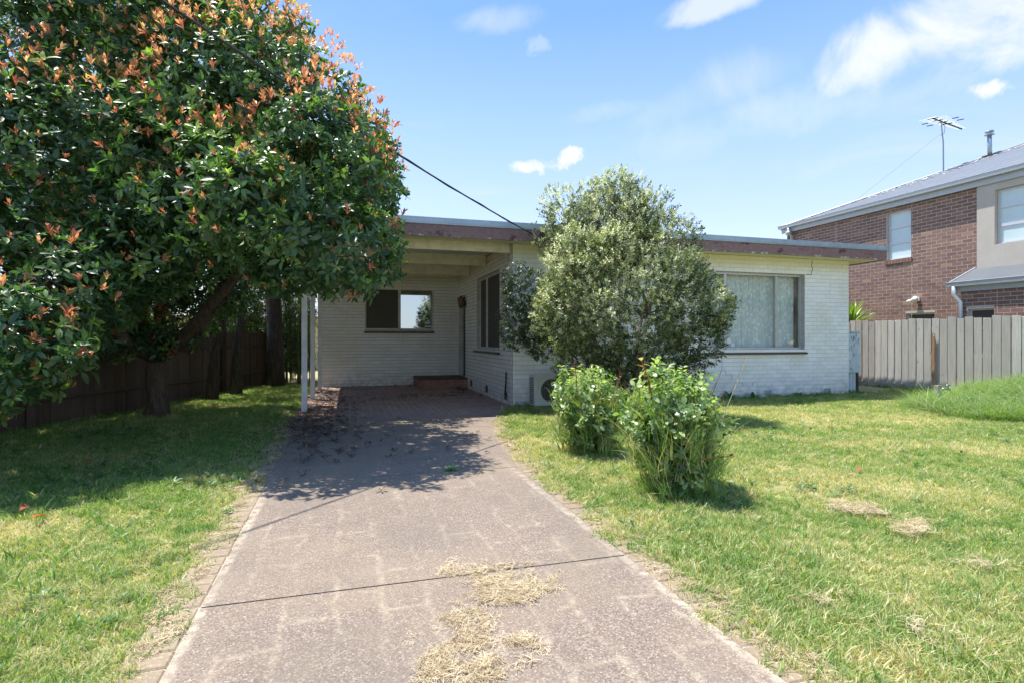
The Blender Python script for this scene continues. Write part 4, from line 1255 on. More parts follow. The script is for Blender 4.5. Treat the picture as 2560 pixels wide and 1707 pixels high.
# cream neighbour glimpsed past the carport posts
cn = empty('cream_house', (-4, 24, 0), label='cream walled neighbouring house glimpsed between the carport posts', cat='house')
MB().box(-14, -.9, 24, 32, 0, 2.15).build('wall', M['creamwall'], cn)
b = MB(); b.add([(-14.5, 23.5, 2.15), (-.4, 23.5, 2.15), (-.4, 32.5, 2.15), (-14.5, 32.5, 2.15), (-11, 28, 4.0), (-4, 28, 4.0)], [(0, 1, 5, 4), (1, 2, 5), (2, 3, 4, 5), (3, 0, 4), (3, 2, 1, 0)]); b.build('roof', M['roofgrey'], cn)
b = MB(); b.box(-3.4, -1.9, 23.95, 23.99, .9, 1.9); b.build('window', M['framegrey'], cn)

# ------------------------------------------------------------------ trees and shrubs
def blob_points(blobs, dens, shell=(.72, 1.06), cull=.78, seedr=None, cam_bias=False):
    """points spread through the outer layer of a set of overlapping ellipsoids; returns P, outward normals"""
    Cn = np.array([b[0] for b in blobs]); Rr = np.array([b[1] for b in blobs])
    Ps, Ns = [], []
    for c, r in zip(Cn, Rr):
        n = int(dens * 4 * math.pi * r * r)
        dd = rng.normal(size=(n, 3)); dd /= np.linalg.norm(dd, axis=1, keepdims=True)
        rad = r * (shell[0] + (shell[1] - shell[0]) * rng.random(n) ** .6)
        p = c + dd * rad[:, None]
        D = np.linalg.norm(p[:, None, :] - Cn[None], axis=2) / Rr[None]
        ok = (D < cull).sum(1) == 0
        Ps.append(p[ok]); Ns.append(dd[ok])
    return np.concatenate(Ps), np.concatenate(Ns)

def limbs(trunk_pts, targets, r0, mb, rend=.012, seed=1, wob=.12):
    """grow branches from a skeleton to each target, nearest first"""
    rd = random.Random(seed)
    nodes = [(Vector(p), r) for p, r in trunk_pts]
    T = sorted(targets, key=lambda t: min((t - p).length for p, _ in nodes))
    for t in T:
        best, br = min(((p, r) for p, r in nodes), key=lambda q: (q[0] - t).length + (1.2 if q[0].z > t.z + .2 else 0) + .3 / max(q[1], .02) * .05)
        dist = (best - t).length
        n = max(3, int(dist / .22)); pts, rs = [], []
        r1 = min(br * .75, .02 + .035 * dist)
        mid = Vector((rd.uniform(-1, 1), rd.uniform(-1, 1), rd.uniform(.0, 1))) * wob * dist
        for i in range(n + 1):
            s_ = i / n
            q = best.lerp(t, s_) + mid * math.sin(math.pi * s_) + Vector([rd.uniform(-1, 1) * .02 for _ in range(3)])
            pts.append(q); rs.append(r1 * (1 - s_) + rend * s_)
        mb.tube(pts, rs, 6)
        for q, r in zip(pts[1:], rs[1:]): nodes.append((q, r))
    return nodes

def inside_lumps(big, n_per, rr, seedn=3, push=.85, ok=None):
    r = random.Random(seedn); out = list(big)
    for c, R_ in big:
        for _ in range(int(n_per * R_ * R_)):
            dv = Vector((r.gauss(0, 1), r.gauss(0, 1), r.gauss(0, 1))).normalized()
            c2 = Vector(c) + dv * R_ * r.uniform(push - .08, push + .08); q = r.uniform(*rr)
            if ok and not ok(c2, q): continue
            out.append((tuple(c2), q))
    return out

# ---- big photinia on the left
def B(px, py, z, r): return (tuple(W(px, py, z)), r)
big = [B(745, 585, 5.65, .64), B(872, 620, 5.6, .50), B(800, 385, 6.0, .76), B(620, 270, 6.6, 1.08), B(735, 265, 7.0, .88), B(450, 70, 7.4, 1.3),
       B(200, 150, 7.0, 1.35), B(100, 400, 6.2, 1.25), B(350, 430, 6.5, 1.1), B(560, 500, 5.9, .82), B(0, 690, 5.4, .92), B(170, 725, 5.2, .50),
       B(330, 640, 5.7, .50), B(-260, 480, 6.0, 1.5), B(-200, 60, 7.5, 1.8), B(250, -170, 8.0, 1.7), B(480, -60, 8.4, 1.0), B(470, 640, 6.2, .45),
       B(900, 470, 6.0, .46), B(400, 250, 9.2, 1.8), B(50, 250, 9.4, 2.0), B(690, 470, 8.0, 1.1), B(30, 850, 4.5, .40), B(-90, 900, 4.4, .5),
       B(130, 870, 4.5, .20), B(930, 640, 6.0, .31), B(690, 640, 5.7, .33), B(800, 650, 5.7, .32), B(230, 790, 5.2, .26), B(640, 600, 6.0, .38), B(860, 420, 7.4, .70),
       B(390, 845, 8.6, .30), B(335, 810, 8.3, .34), B(455, 850, 8.9, .22), B(300, 860, 8.0, .26), B(520, 715, 9.3, .5), B(455, 735, 9.5, .42), B(490, 790, 9.9, .40), B(600, 730, 10.0, .45), B(920, 370, 9.2, .50), B(880, 420, 9.0, .55), B(900, 470, 8.5, .50), B(560, 640, 8.6, .55), B(400, 690, 8.8, .55), B(300, 700, 8.6, .6)]
crown_ok = lambda c, q: True
def ph_ok(c, q):
    x, y, Z = project(c)
    if Z < 3.3: return False
    rp = q * FPX / Z
    lim = np.interp(y, [-200, 0, 70, 150, 185, 260, 330, 435, 545, 640, 700, 760], [560, 655, 760, 830, 885, 960, 962, 975, 1010, 1022, 1000, 940])
    if x + rp * .9 > lim: return False
    low = np.interp(x, [0, 60, 150, 250, 310, 330, 400, 490, 600, 700, 780, 850, 1000], [1000, 1000, 940, 880, 830, 800, 770, 745, 690, 700, 735, 735, 720])
    if Z < 8.5 and y + rp * .85 > low: return False
    if Z >= 8.5 and y + rp > low - 40: return False
    return True
lumps = inside_lumps(big, 5.2, (.22, .46), 5, .93, ph_ok)
P, N_ = blob_points(lumps, 88, (.60, 1.06), .66)
keep = (P[:, 2] > .45)
P, N_ = P[keep], N_[keep]
nrm = N_ + np.array([[0, 0, .55]]) + rng.normal(size=N_.shape) * .38
# towards the light or at the crown surface the tips carry new orange growth
cu = np.array([project(p)[:3] for p in P])
Ball = np.array([b[0] for b in big]); Br = np.array([b[1] for b in big])
depth_in = (np.linalg.norm(P[:, None] - Ball[None], axis=2) - Br[None]).min(1)       # >0 outside the big masses
def vnoise(P, s, seed=0):
    r = np.random.default_rng(seed); k = r.normal(size=(10, 3)) * s; ph = r.uniform(0, 6.28, 10)
    return np.sin(P @ k.T + ph).mean(1)
nz = vnoise(P, 1.6, 3) + .6 * vnoise(P, 4.0, 4)
sunny = (N_ @ np.array(SUN))
pnew = .03 + .95 * smooth(2.6, 4.4, P[:, 2]) * smooth(-.15, .5, sunny) * smooth(-.25, .25, nz + .12) + .55 * smooth(.12, .45, nz) * smooth(-.2, .4, sunny)
pnew = np.clip(pnew * 1.5 + .55 * smooth(3.2, 4.6, P[:, 2]) * smooth(-.35, .3, sunny) * smooth(-.6, .1, nz), 0, .96) * smooth(-.28, .0, depth_in)
pnew = np.where((cu[:, 0] < 300) & (cu[:, 2] < 7), np.maximum(pnew, .10), pnew)
pnew = np.clip(pnew * 1.15 + .30 * smooth(3.4, 4.6, P[:, 2]) * smooth(-.2, .05, depth_in) * (cu[:, 0] < 560), 0, .85) + .05 * smooth(-.15, .1, depth_in)
isnew = rng.random(len(P)) < pnew
hol = (vnoise(P, 2.6, 31) + .7 * vnoise(P, 6.0, 32)) > -.52 + .25 * rng.random(len(P))
P, N_, nrm, cu, depth_in, sunny, pnew, isnew = [q[hol] for q in (P, N_, nrm, cu, depth_in, sunny, pnew, isnew)]
print('photinia rosettes', len(P), 'new', isnew.sum())
tree = empty('photinia_tree', tuple(W(390, 1040, 8.95))[:2] + (0,), label='huge spreading tree with glossy dark leaves and orange red new growth over the driveway edge', cat='tree')
ros_g = [rosette('photinia_rosette_a', M['photinia'], 8, .098, .040, (5, 62), .05, 1), rosette('photinia_rosette_b', M['photinia'], 7, .105, .044, (0, 55), .07, 2),
         rosette('photinia_rosette_c', M['photinia'], 9, .090, .036, (-15, 60), .06, 3), rosette('photinia_rosette_d', M['photinia'], 6, .112, .046, (-20, 45), .05, 4)]
ros_n = [rosette('new_rosette_a', M['newgrowth'], 7, .080, .026, (30, 82), .05, 11, 3, .35, .05), rosette('new_rosette_b', M['newgrowth'], 6, .086, .028, (35, 85), .07, 12, 3, .35, .02),
         rosette('new_rosette_c', M['newgrowth'], 8, .066, .022, (25, 80), .07, 13, 3, .35, .1)]
# the nearest rosettes are built leaf by leaf
near = np.argsort(cu[:, 2] + np.where((cu[:, 0] < -20) | (cu[:, 1] > 1100), 50, 0) + np.where(cu[:, 0] > 420, .6, 0))
nearset = []
for i in near:
    if len(nearset) >= 34: break
    nearset.append(i)
nearmask = np.zeros(len(P), bool); nearmask[nearset] = True
E = eul_from_dirs(nrm, rng.uniform(0, 6.283, len(P)))
S = rng.uniform(.56, 1.06, len(P))
Tn = np.clip(.30 + .26 * rng.normal(size=len(P)) * .6 + .18 * smooth(.2, 1.2, vnoise(P, 2.2, 9) * 2) + .22 * smooth(-.1, .05, depth_in) * (rng.random(len(P)) < .22) + .34 * smooth(.1, .5, pnew) * (rng.random(len(P)) < .7), 0, 1)
g = ~isnew & ~nearmask
crownp = scatter('foliage', P[g], E[g], S[g], Tn[g], ros_g, tree, kind='stuff')
h = isnew & ~nearmask
E2 = eul_from_dirs(nrm * .6 + np.array([[0, 0, .7]]), rng.uniform(0, 6.283, len(P)))
yel = np.clip(.30 + .30 * smooth(3, 5.5, P[:, 2]) + rng.normal(size=len(P)) * .2, 0, 1)
scatter('new_growth', P[h] + N_[h] * .05, E2[h], S[h] * .88, yel[h], ros_n, tree, kind='stuff')
Vl, Fl = leaf_vf(.100, .041, .25, .14, 3)
leafA = mesh_from('leaf', Vl, Fl, True); leafA.materials.append(M['bigleaf'])
leafR = mesh_from('leaf', Vl, Fl, True); leafR.materials.append(M['bigred'])
nl = 0
for i in nearset:
    q = Euler(E[i]).to_matrix().to_4x4(); red = random.random() < .10
    for k in range(8):
        if nl >= 280: break
        az = k * 2.4 + random.uniform(-.4, .4); pt = R(random.uniform(-15, 55) if not red else random.uniform(35, 80))
        Mx = q @ Matrix.Translation((0, 0, .007 * k)) @ Matrix.Rotation(az, 4, 'Z') @ Matrix.Rotation(-pt, 4, 'Y') @ Matrix.Translation((.012, 0, 0)) @ Matrix.Rotation(random.uniform(-.4, .4), 4, 'X')
        o = link('leaf', leafR if red else leafA, tree, None, loc=Vector(P[i]) + Mx.to_translation())
        o.rotation_euler = Mx.to_euler(); o.scale = (random.uniform(.8, 1.15) * (.8 if red else 1),) * 3; nl += 1
base = W(390, 1040, 8.95); base.z = 0
tb_ = MB()
tp_ = [base + Vector((0, 0, -.1)), base + Vector((.02, 0, .15)), base + Vector((-.02, .05, .55)), base + Vector((.0, .05, .95))]
tb_.tube([tp_[0].lerp(tp_[1], 0), tp_[1], tp_[1].lerp(tp_[2], .5) + Vector((.02, 0, 0)), tp_[2], tp_[2].lerp(tp_[3], .5) - Vector((.015, 0, 0)), tp_[3]], [.24, .175, .15, .155, .14, .15], 14)
tb_.build('trunk', M['bark'], tree, True)
fork = tp_[-1]
mains = [[fork, W(430, 880, 8.8), W(520, 770, 8.5), W(590, 690, 8.2), W(640, 560, 8.0), W(700, 420, 8.0)],
         [fork, W(480, 850, 9.1), W(560, 740, 9.2), W(610, 620, 9.1), W(640, 440, 9.0)],
         [fork, W(350, 800, 8.6), W(300, 640, 8.2), W(260, 450, 8.0), W(230, 250, 8.0)],
         [fork, W(400, 790, 8.9), W(420, 600, 9.0), W(440, 400, 9.0), W(440, 200, 8.8)],
         [fork, W(330, 870, 8.2), W(220, 760, 7.4), W(120, 640, 6.8), W(30, 560, 6.4)]]
br = MB(); nodes = []
for m_ in mains:
    rs = np.linspace(.105, .045, len(m_)); br.tube(m_, list(rs), 10)
    for a_, b_, r_ in zip(m_, m_[1:], rs):
        for q in range(4): nodes.append((a_.lerp(b_, q / 4), float(r_)))
br.build('limb', M['bark'], tree, True, kind='stuff')
tw = MB()
tg = [Vector(b[0]) for b in lumps if b[1] < .6][::2] + [Vector(b[0]) for b in big]
limbs(nodes, tg, .05, tw, .008, 4)
tw.build('branches', M['bark'], tree, True, kind='stuff')

hb_ = []
for k in range(15):
    q_ = LA.lerp(LB, .22 + .055 * k) - nL * random.uniform(.7, 1.3); hb_.append(((q_.x, q_.y, random.uniform(1.0, 2.0)), random.uniform(.5, .8)))
hedge_blobs = hb_
# ---- trees and bamboo along the left fence, in the shade
def side_tree(name, label, base, trunk, rs, blobs, dens, leafmats, seed, cat='tree', bark='darkbark', scale=1.0):
    t = empty(name, tuple(base), label=label, cat=cat, group='trees along the brown fence')
    b = MB(); b.tube([Vector(p) for p in trunk], rs, 10); b.build('trunk', M[bark], t, True)
    lp = inside_lumps(blobs, 3.0, (.3, .6), seed, .85)
    P_, N2 = blob_points(lp, dens, (.5, 1.05), .6)
    nn_ = N2 + np.array([[0, 0, .3]]) + rng.normal(size=N2.shape) * .5
    scatter('foliage', P_, eul_from_dirs(nn_, rng.uniform(0, 6.28, len(P_))), rng.uniform(.8, 1.3, len(P_)) * scale, np.clip(rng.normal(.4, .25, len(P_)), 0, 1), leafmats, t, kind='stuff')
    tw_ = MB(); limbs([(Vector(p), r) for p, r in zip(trunk, rs)], [Vector(q[0]) for q in lp][::2], .04, tw_, .008, seed)
    tw_.build('branches', M[bark], t, True, kind='stuff')
    return t
dk = [rosette('hedge_rosette_a', M['darkleaf'], 9, .085, .028, (-30, 65), .12, 21, 2), rosette('hedge_rosette_b', M['darkleaf'], 8, .095, .03, (-20, 70), .14, 22, 2)]
b1 = W(530, 1000, 11.2); b1.z = 0
side_tree('shade_tree', 'slim dark trunk with shaggy bark, first behind the big tree by the brown fence', b1,
          [b1, b1 + Vector((.05, 0, 1.0)), b1 + Vector((.25, .1, 2.0)), b1 + Vector((.3, .2, 3.2))], [.13, .095, .08, .06],
          [B(480, 560, 11.5, 1.1), B(300, 640, 11.5, .8), B(600, 450, 11.5, 1.2), B(120, 560, 11.5, 1.0)], 22, dk, 31)
b2 = W(590, 985, 12.2); b2.z = 0
side_tree('shade_tree', 'slim dark trunk nearest the carport side, second behind the big tree', b2,
          [b2, b2 + Vector((.02, 0, 1.0)), b2 + Vector((.15, .1, 2.2)), b2 + Vector((.1, .2, 3.2))], [.14, .095, .085, .06],
          [B(640, 520, 12.6, 1.2), B(720, 640, 13.0, .75), B(560, 620, 12.8, .6)], 22, dk, 32)
b3 = W(688, 962, 14.4); b3.z = 0
side_tree('conifer_tree', 'thick dark trunked tree at the far end of the brown fence', b3,
          [b3, b3 + Vector((.0, 0, 1.0)), b3 + Vector((-.05, .1, 2.2)), b3 + Vector((.0, .2, 3.4))], [.26, .20, .18, .12],
          [B(700, 560, 14.5, 1.3), B(620, 660, 15.0, 1.0), B(780, 640, 15.2, .7), B(660, 720, 15.5, .6)], 24, dk, 33)
bam = empty('bamboo_clump', tuple(W(725, 960, 16.0))[:2] + (0,), label='green bamboo screen behind the front carport post, its stems hanging with narrow leaves', cat='bamboo')
culm = MB(); bp = []
for k in range(70):
    px = random.uniform(560, 778); Z = random.uniform(15.3, 17.8)
    p = W(px, 900, Z); p.z = 0; ln_ = Vector((random.uniform(-.25, .25), random.uniform(-.2, .2), 0)); H = random.uniform(2.0, 3.4)
    pts = [p + ln_ * s2 * s2 + Vector((0, 0, H * s2)) for s2 in (0, .25, .5, .75, 1)]
    culm.tube(pts, [.016, .015, .013, .010, .006], 5)
    for q in range(48):
        s2 = random.uniform(.12, 1); bp.append(p + ln_ * s2 * s2 + Vector((random.gauss(0, .13), random.gauss(0, .13), H * s2)))
culm.build('culms', simple('bamboo_culm', (.20, .20, .08), .5), bam, True, kind='stuff')
bl = [rosette('bamboo_spray', M['darkleaf'], 9, .13, .018, (-80, 10), .12, 24, 2, .3, .3)]
bp = np.array(bp); nb_ = np.tile([[0, 0, 1.0]], (len(bp), 1)) + rng.normal(size=bp.shape) * .4
scatter('foliage', bp, eul_from_dirs(nb_, rng.uniform(0, 6.28, len(bp))), rng.uniform(.8, 1.3, len(bp)), np.clip(rng.normal(.7, .3, len(bp)), 0, 1), bl, bam, kind='stuff')

hg = empty('hedge', (hedge_blobs[0][0][0], hedge_blobs[0][0][1], 0), label='dark leafy hedge growing behind the brown fence under the big tree', cat='hedge')
P_, N2 = blob_points(inside_lumps(hedge_blobs, 3, (.2, .4), 3, .85), 26, (.5, 1.05), .6)
kk = P_[:, 0] < np.interp(P_[:, 1], [LA.y, LB.y], [LA.x, LB.x]) - .15
P_, N2 = P_[kk], N2[kk]
scatter('foliage', P_, eul_from_dirs(N2 + rng.normal(size=N2.shape) * .5, rng.uniform(0, 6.28, len(P_))), rng.uniform(.8, 1.3, len(P_)), np.clip(rng.normal(.5, .28, len(P_)), 0, 1), dk, hg, kind='stuff')

# ---- grey-green shrub in front of the facade
ob = [B(1555, 770, 8.7, 1.22), B(1430, 800, 8.35, .56), B(1690, 770, 8.6, .70), B(1530, 590, 8.9, .78), B(1665, 610, 8.8, .52), B(1590, 900, 8.5, .74),
      B(1470, 690, 8.5, .70), B(1470, 900, 8.6, .52), B(1740, 850, 8.6, .40), B(1450, 610, 8.9, .46), B(1418, 560, 8.9, .36), B(1630, 530, 8.9, .34), B(1490, 500, 8.9, .34), B(1575, 490, 8.9, .32), B(1790, 770, 8.6, .27), B(1660, 900, 8.7, .56), B(1385, 760, 8.4, .28), B(1765, 790, 8.45, .36), B(1690, 700, 8.5, .48), B(1720, 870, 8.4, .40)]
def ol_ok(c, q):
    x, y, Z = project(c); rp = q * FPX / Z
    l = np.interp(y, [430, 520, 640, 700, 780, 850, 950, 1000], [1500, 1360, 1372, 1350, 1312, 1345, 1410, 1500])
    r_ = np.interp(y, [430, 520, 580, 640, 690, 740, 790, 830, 900, 960, 1000], [1560, 1640, 1700, 1735, 1765, 1815, 1832, 1800, 1790, 1740, 1700])
    return l + rp * .7 < x < r_ - rp * .7 and y + rp * .7 < 985 and c.z - q * .6 > .1
olump = inside_lumps(ob, 10, (.14, .32), 8, .95, ol_ok)
P, N_ = blob_points(olump, 165, (.60, 1.06), .62)
px_ = np.array([project(p)[:2] for p in P])
thin = (rng.random(len(P)) > smooth(640, 470, px_[:, 1]) * .45) & ((vnoise(P, 3.2, 51) + .7 * vnoise(P, 7.5, 52)) > -.60 + .25 * rng.random(len(P)))
P, N_, px_ = P[thin], N_[thin], px_[thin]
nrm = N_ + np.array([[0, 0, .7]]) + rng.normal(size=N_.shape) * .4
tint = np.clip(.42 + .24 * rng.normal(size=len(P)) + .46 * smooth(.0, .8, N_ @ np.array(SUN)) - .30 * smooth(1.7, .5, P[:, 2]) - .15 * smooth(4.2, 5.0, P[:, 0]), 0, 1)  # light put into the tint: paler sun-facing sprigs, darker low and right ones
print('olearia sprigs', len(P))
ol = empty('flowering_shrub', tuple(W(1560, 1010, 8.7))[:2] + (0,), label='big rounded grey green shrub with pale leaf tips covering the middle of the white facade', cat='shrub')
osp = [rosette('olearia_sprig_a', M['olearia'], 12, .040, .019, (0, 75), .09, 41, 2, .2, .1), rosette('olearia_sprig_b', M['olearia'], 14, .036, .017, (-10, 75), .11, 42, 2, .2, .1),
       rosette('olearia_sprig_c', M['olearia'], 10, .044, .021, (5, 80), .07, 43, 2, .2, .1)]
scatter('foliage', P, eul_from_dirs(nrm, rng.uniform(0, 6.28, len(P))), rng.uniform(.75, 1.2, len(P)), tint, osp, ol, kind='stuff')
ob_base = W(1560, 1010, 8.7); ob_base.z = 0
skel = []
st = MB()
for k in range(9):
    a = k * .7; e_ = ob_base + Vector((.75 * math.cos(a), .6 * math.sin(a), 1.5 + .35 * math.sin(k * 2.1)))
    pts = [ob_base + Vector((.06 * math.cos(a), .06 * math.sin(a), -.05)), ob_base.lerp(e_, .35) + Vector((.06, 0, -.08)), ob_base.lerp(e_, .7), e_]
    rs = [.05, .042, .032, .022]; st.tube(pts, rs, 7)
    for a_, b_, r_ in zip(pts, pts[1:], rs):
        for q in range(3): skel.append((a_.lerp(b_, q / 3), r_))
nd = limbs(skel, [Vector(b[0]) for b in olump], .03, st, .006, 9, .08)
st.build('stems', M['bark2'], ol, True, kind='stuff')
# bare twiggy top rising above the roof line
twg = MB(); tops = []
for k in range(120):
    px = random.gauss(1535, 85); py = random.uniform(448, 600)
    edge = np.interp(px, [1330, 1400, 1470, 1535, 1600, 1660, 1740], [560, 500, 465, 432, 468, 520, 590])
    py = max(py, edge + random.uniform(0, 40)); t = W(px, py, 8.85 + random.uniform(-.35, .35))
    s0 = W(1540 + (px - 1540) * .55, py + 150, 8.85)
    mid = s0.lerp(t, .5) + Vector((random.uniform(-.06, .06), random.uniform(-.05, .05), .02))
    twg.tube([s0, mid, t], [.009, .006, .0025], 5)
    tops.append(t)
    for q in range(7):
        a_ = s0.lerp(t, random.uniform(.45, 1)); e_ = a_ + Vector((random.uniform(-.13, .13), random.uniform(-.13, .13), random.uniform(.02, .16)))
        twg.tube([a_, e_], [.004, .0015], 4); tops.append(e_)
twg.build('twigs', M['bark2'], ol, kind='stuff')
tops = np.array([t for t in tops if random.random() < .8]); jit = np.repeat(tops, 2, 0) + rng.normal(size=(len(tops) * 2, 3)) * .035
nt = np.tile([[0, 0, 1.0]], (len(jit), 1)) + rng.normal(size=jit.shape) * .6
scatter('sparse_leaves', jit, eul_from_dirs(nt, rng.uniform(0, 6.28, len(jit))), rng.uniform(.5, .95, len(jit)), np.clip(rng.normal(.42, .22, len(jit)), 0, 1), osp[2:], ol, kind='stuff')

# darker shrub tucked against the corner
dsb = [B(1318, 735, 9.3, .40), B(1300, 800, 9.35, .38), B(1345, 830, 9.2, .34), B(1290, 700, 9.4, .24), B(1330, 780, 9.3, .42)]
P, N_ = blob_points(inside_lumps(dsb, 16, (.12, .2), 2, .9), 120, (.5, 1.05), .6)
ds = empty('dark_shrub', tuple(W(1340, 1010, 9.4))[:2] + (0,), label='smaller dark green shrub at the shaded wall corner above the air conditioner', cat='shrub')
M['dkol'] = mat_leaf('dark_shrub_leaf', [(0, (.025, .045, .025)), (.5, (.055, .090, .045)), (1, (.13, .18, .09))], .4, .25)
dsp = [rosette('dark_sprig_a', M['dkol'], 12, .042, .020, (0, 75), .09, 44, 2, .2, .1), rosette('dark_sprig_b', M['dkol'], 10, .046, .022, (-20, 65), .09, 45, 2, .2, .1)]
nrm = N_ + np.array([[0, 0, .4]]) + rng.normal(size=N_.shape) * .5
scatter('foliage', P, eul_from_dirs(nrm, rng.uniform(0, 6.28, len(P))), rng.uniform(.75, 1.2, len(P)), np.clip(rng.normal(.45, .25, len(P)), 0, 1), dsp, ds, kind='stuff')
st = MB(); d0 = W(1470, 1000, 9.2); d0.z = 0
limbs([(d0, .03), (d0 + Vector((-.05, 0, .5)), .028), (d0 + Vector((-.2, 0, .9)), .025)], [Vector(q[0]) for q in dsb] + [Vector(W(1330, 760, 9.3))], .03, st, .006, 5)
st.tube([d0, d0 + Vector((-.05, 0, .5)), d0 + Vector((-.2, 0, .9))], [.03, .028, .025], 6)
st.build('stems', M['bark2'], ds, True, kind='stuff')

# ---- two overgrown rose bushes with long grass through them
rl = [rosette('rose_spray_a', M['rose'], 7, .052, .036, (-10, 50), .10, 51, 3, .15, .2), rosette('rose_spray_b', M['rose'], 9, .045, .031, (-15, 60), .13, 52, 3, .15, .2)]
long_t = [tuft('long_grass_a', M['grass'], 9, .34, .006, .04, .55, 61, 4, 1.0), tuft('long_grass_b', M['grass'], 7, .42, .007, .03, .75, 62, 5, 1.1)]
def rose(cx, cy, r, h, label, seed):
    r = r * .98
    g0 = float(gz(cx, cy)); rr = random.Random(seed)
    t = empty('rose_bush', (cx, cy, g0), label=label, cat='shrub', group='rose bushes on the lawn beside the driveway')
    blobs = []
    for k in range(44):
        a = rr.uniform(0, 6.28); z = rr.uniform(.12, h - .16); wd = r * (.30 + .72 * math.sin(math.pi * min(1, (z / h) ** .9) * .80)) * rr.uniform(.75, 1.12)
        q = wd * math.sqrt(rr.uniform(.05, 1)) * .72
        blobs.append(((cx + q * math.cos(a), cy + q * math.sin(a), g0 + z), rr.uniform(.08, .17)))
    P_, N2 = blob_points(blobs, 165, (.3, 1.25), .42)
    nn_ = N2 * .8 + np.array([[0, 0, .8]]) + rng.normal(size=N2.shape) * .4
    scatter('foliage', P_, eul_from_dirs(nn_, rng.uniform(0, 6.28, len(P_))), rng.uniform(.45, 1.2, len(P_)), np.clip(.30 + .45 * (P_[:, 2] - g0) / h + rng.normal(0, .24, len(P_)), 0, 1), rl, t, kind='stuff')
    c_ = MB(); tips = []
    for k in range(22):
        a = rr.uniform(0, 6.28); q = rr.uniform(.1, 1) * r; H = h * rr.uniform(.6, 1.02)
        b0 = Vector((cx + .05 * math.cos(a), cy + .05 * math.sin(a), g0 - .02)); e_ = Vector((cx + q * math.cos(a), cy + q * math.sin(a), g0 + H))
        pts = [b0, b0.lerp(e_, .4) + Vector((0, 0, .06)), b0.lerp(e_, .75) + Vector((0, 0, .05)), e_]; c_.tube(pts, [.008, .007, .005, .003], 5); tips.append(e_)
    c_.build('stems', M['bark2'], t, kind='stuff')
    n = 190
    a = rng.uniform(0, 6.28, n); q = r * np.sqrt(rng.random(n)) * .95
    z = rng.random(n) ** .8 * h * .80 * (1 - .4 * q / r)
    Pg = np.stack([cx + q * np.cos(a), cy + q * np.sin(a), g0 + z], 1); dirs = np.stack([np.cos(a) * q / r * .4, np.sin(a) * q / r * .4, np.ones(n)], 1) + rng.normal(size=(n, 3)) * .25
    scatter('long_grass', Pg, eul_from_dirs(dirs, rng.uniform(0, 6.28, n)), rng.uniform(.6, 1.15, n), np.clip(rng.normal(.62, .2, n), 0, 1), long_t, t, kind='stuff')
    n = 90; a = rng.uniform(0, 6.28, n); q = r * np.sqrt(rng.random(n)) * .8
    Pg = np.stack([cx + q * np.cos(a), cy + q * np.sin(a), g0 + h * rng.uniform(.50, .78, n) * (1 - .25 * q / r)], 1); dirs = np.stack([np.cos(a) * q / r * .7, np.sin(a) * q / r * .7, np.ones(n)], 1) + rng.normal(size=(n, 3)) * .3
    scatter('grass_spikes', Pg, eul_from_dirs(dirs, rng.uniform(0, 6.28, n)), rng.uniform(.5, 1.0, n), np.clip(rng.normal(.66, .15, n), 0, 1), long_t[:1], t, kind='stuff')
    # skirt of grass
    n = 110; a = rng.uniform(0, 6.28, n); q = r * rng.uniform(.1, .8, n)
    Pg = np.stack([cx + q * np.cos(a), cy + q * np.sin(a), np.full(n, g0)], 1)
    scatter('grass_skirt', Pg, eul_from_dirs(np.stack([np.cos(a) * .5, np.sin(a) * .5, np.ones(n)], 1), rng.uniform(0, 6.28, n)), rng.uniform(.35, .8, n), np.clip(rng.normal(.5, .2, n), 0, 1), long_t, t, kind='stuff')
    return t, tips, g0
t1, tips1, _ = rose(2.56, 3.93, .41, 1.03, 'nearer and larger overgrown rose bush tangled with long grass beside the driveway', 71)
t2, tips2, _ = rose(2.56, 5.55, .40, .92, 'smaller overgrown rose bush with thin red shoots, between the driveway and the nearer rose', 72)
Vs, Fs = leaf_vf(.055, .030, .2, .2, 3)
shoot_leaf = mesh_from('shoot_leaf', Vs, Fs, True); shoot_leaf.materials.append(M['deadleaf'])
shoot_y = mesh_from('shoot_leaf', Vs, Fs, True); shoot_y.materials.append(mat_leaf_obj('yellow_rose_leaf', (.45, .38, .06), (.60, .28, .06), .35, .35))
def shoot(t, base, top, me, n, sc):
    base, top = Vector(base), Vector(top)
    b = MB(); b.tube([base, base.lerp(top, .5) + Vector((.01, 0, 0)), top], [.006, .005, .003], 5); s_ = b.build('shoot', simple('red_stem', (.30, .07, .03), .5), t)
    for k in range(n):
        p = base.lerp(top, .35 + .65 * k / (n - 1)); o = link('shoot_leaf', me, s_, None, loc=p)
        o.rotation_euler = (random.uniform(-.5, .5), -R(random.uniform(-15, 40)), k * 2.4); o.scale = (sc * random.uniform(.8, 1.2),) * 3
shoot(t2, (2.31, 5.38, .70), (2.27, 5.36, 1.03), shoot_leaf, 9, .7)
shoot(t2, (2.85, 5.5, .70), (2.88, 5.5, .92), shoot_leaf, 5, .7)
p1 = W(1620, 935, 4.4); shoot(t1, p1 + Vector((.03, 0, -.15)), W(1602, 893, 4.4), shoot_y, 8, 1.15)
p2 = W(1800, 1150, 4.2); shoot(t1, p2 + Vector((-.2, 0, .02)), W(1822, 1140, 4.2), shoot_leaf, 6, .8)
# pale seed stalk leaning out of the near rose
b = MB(); a0, a1, a2 = W(1772, 1150, 4.3), W(1800, 1060, 4.3), W(1868, 895, 4.3)
b.tube([a0, a1, a1.lerp(a2, .6), a2], [.0035, .003, .0025, .001], 5)
for k in range(22):
    p = a1.lerp(a2, .45 + .025 * k); b.tube([p, p + Vector((random.uniform(-.01, .012), 0, .03))], [.003, .001], 3)
b.build('seed_stalk', M['joint'], t1)

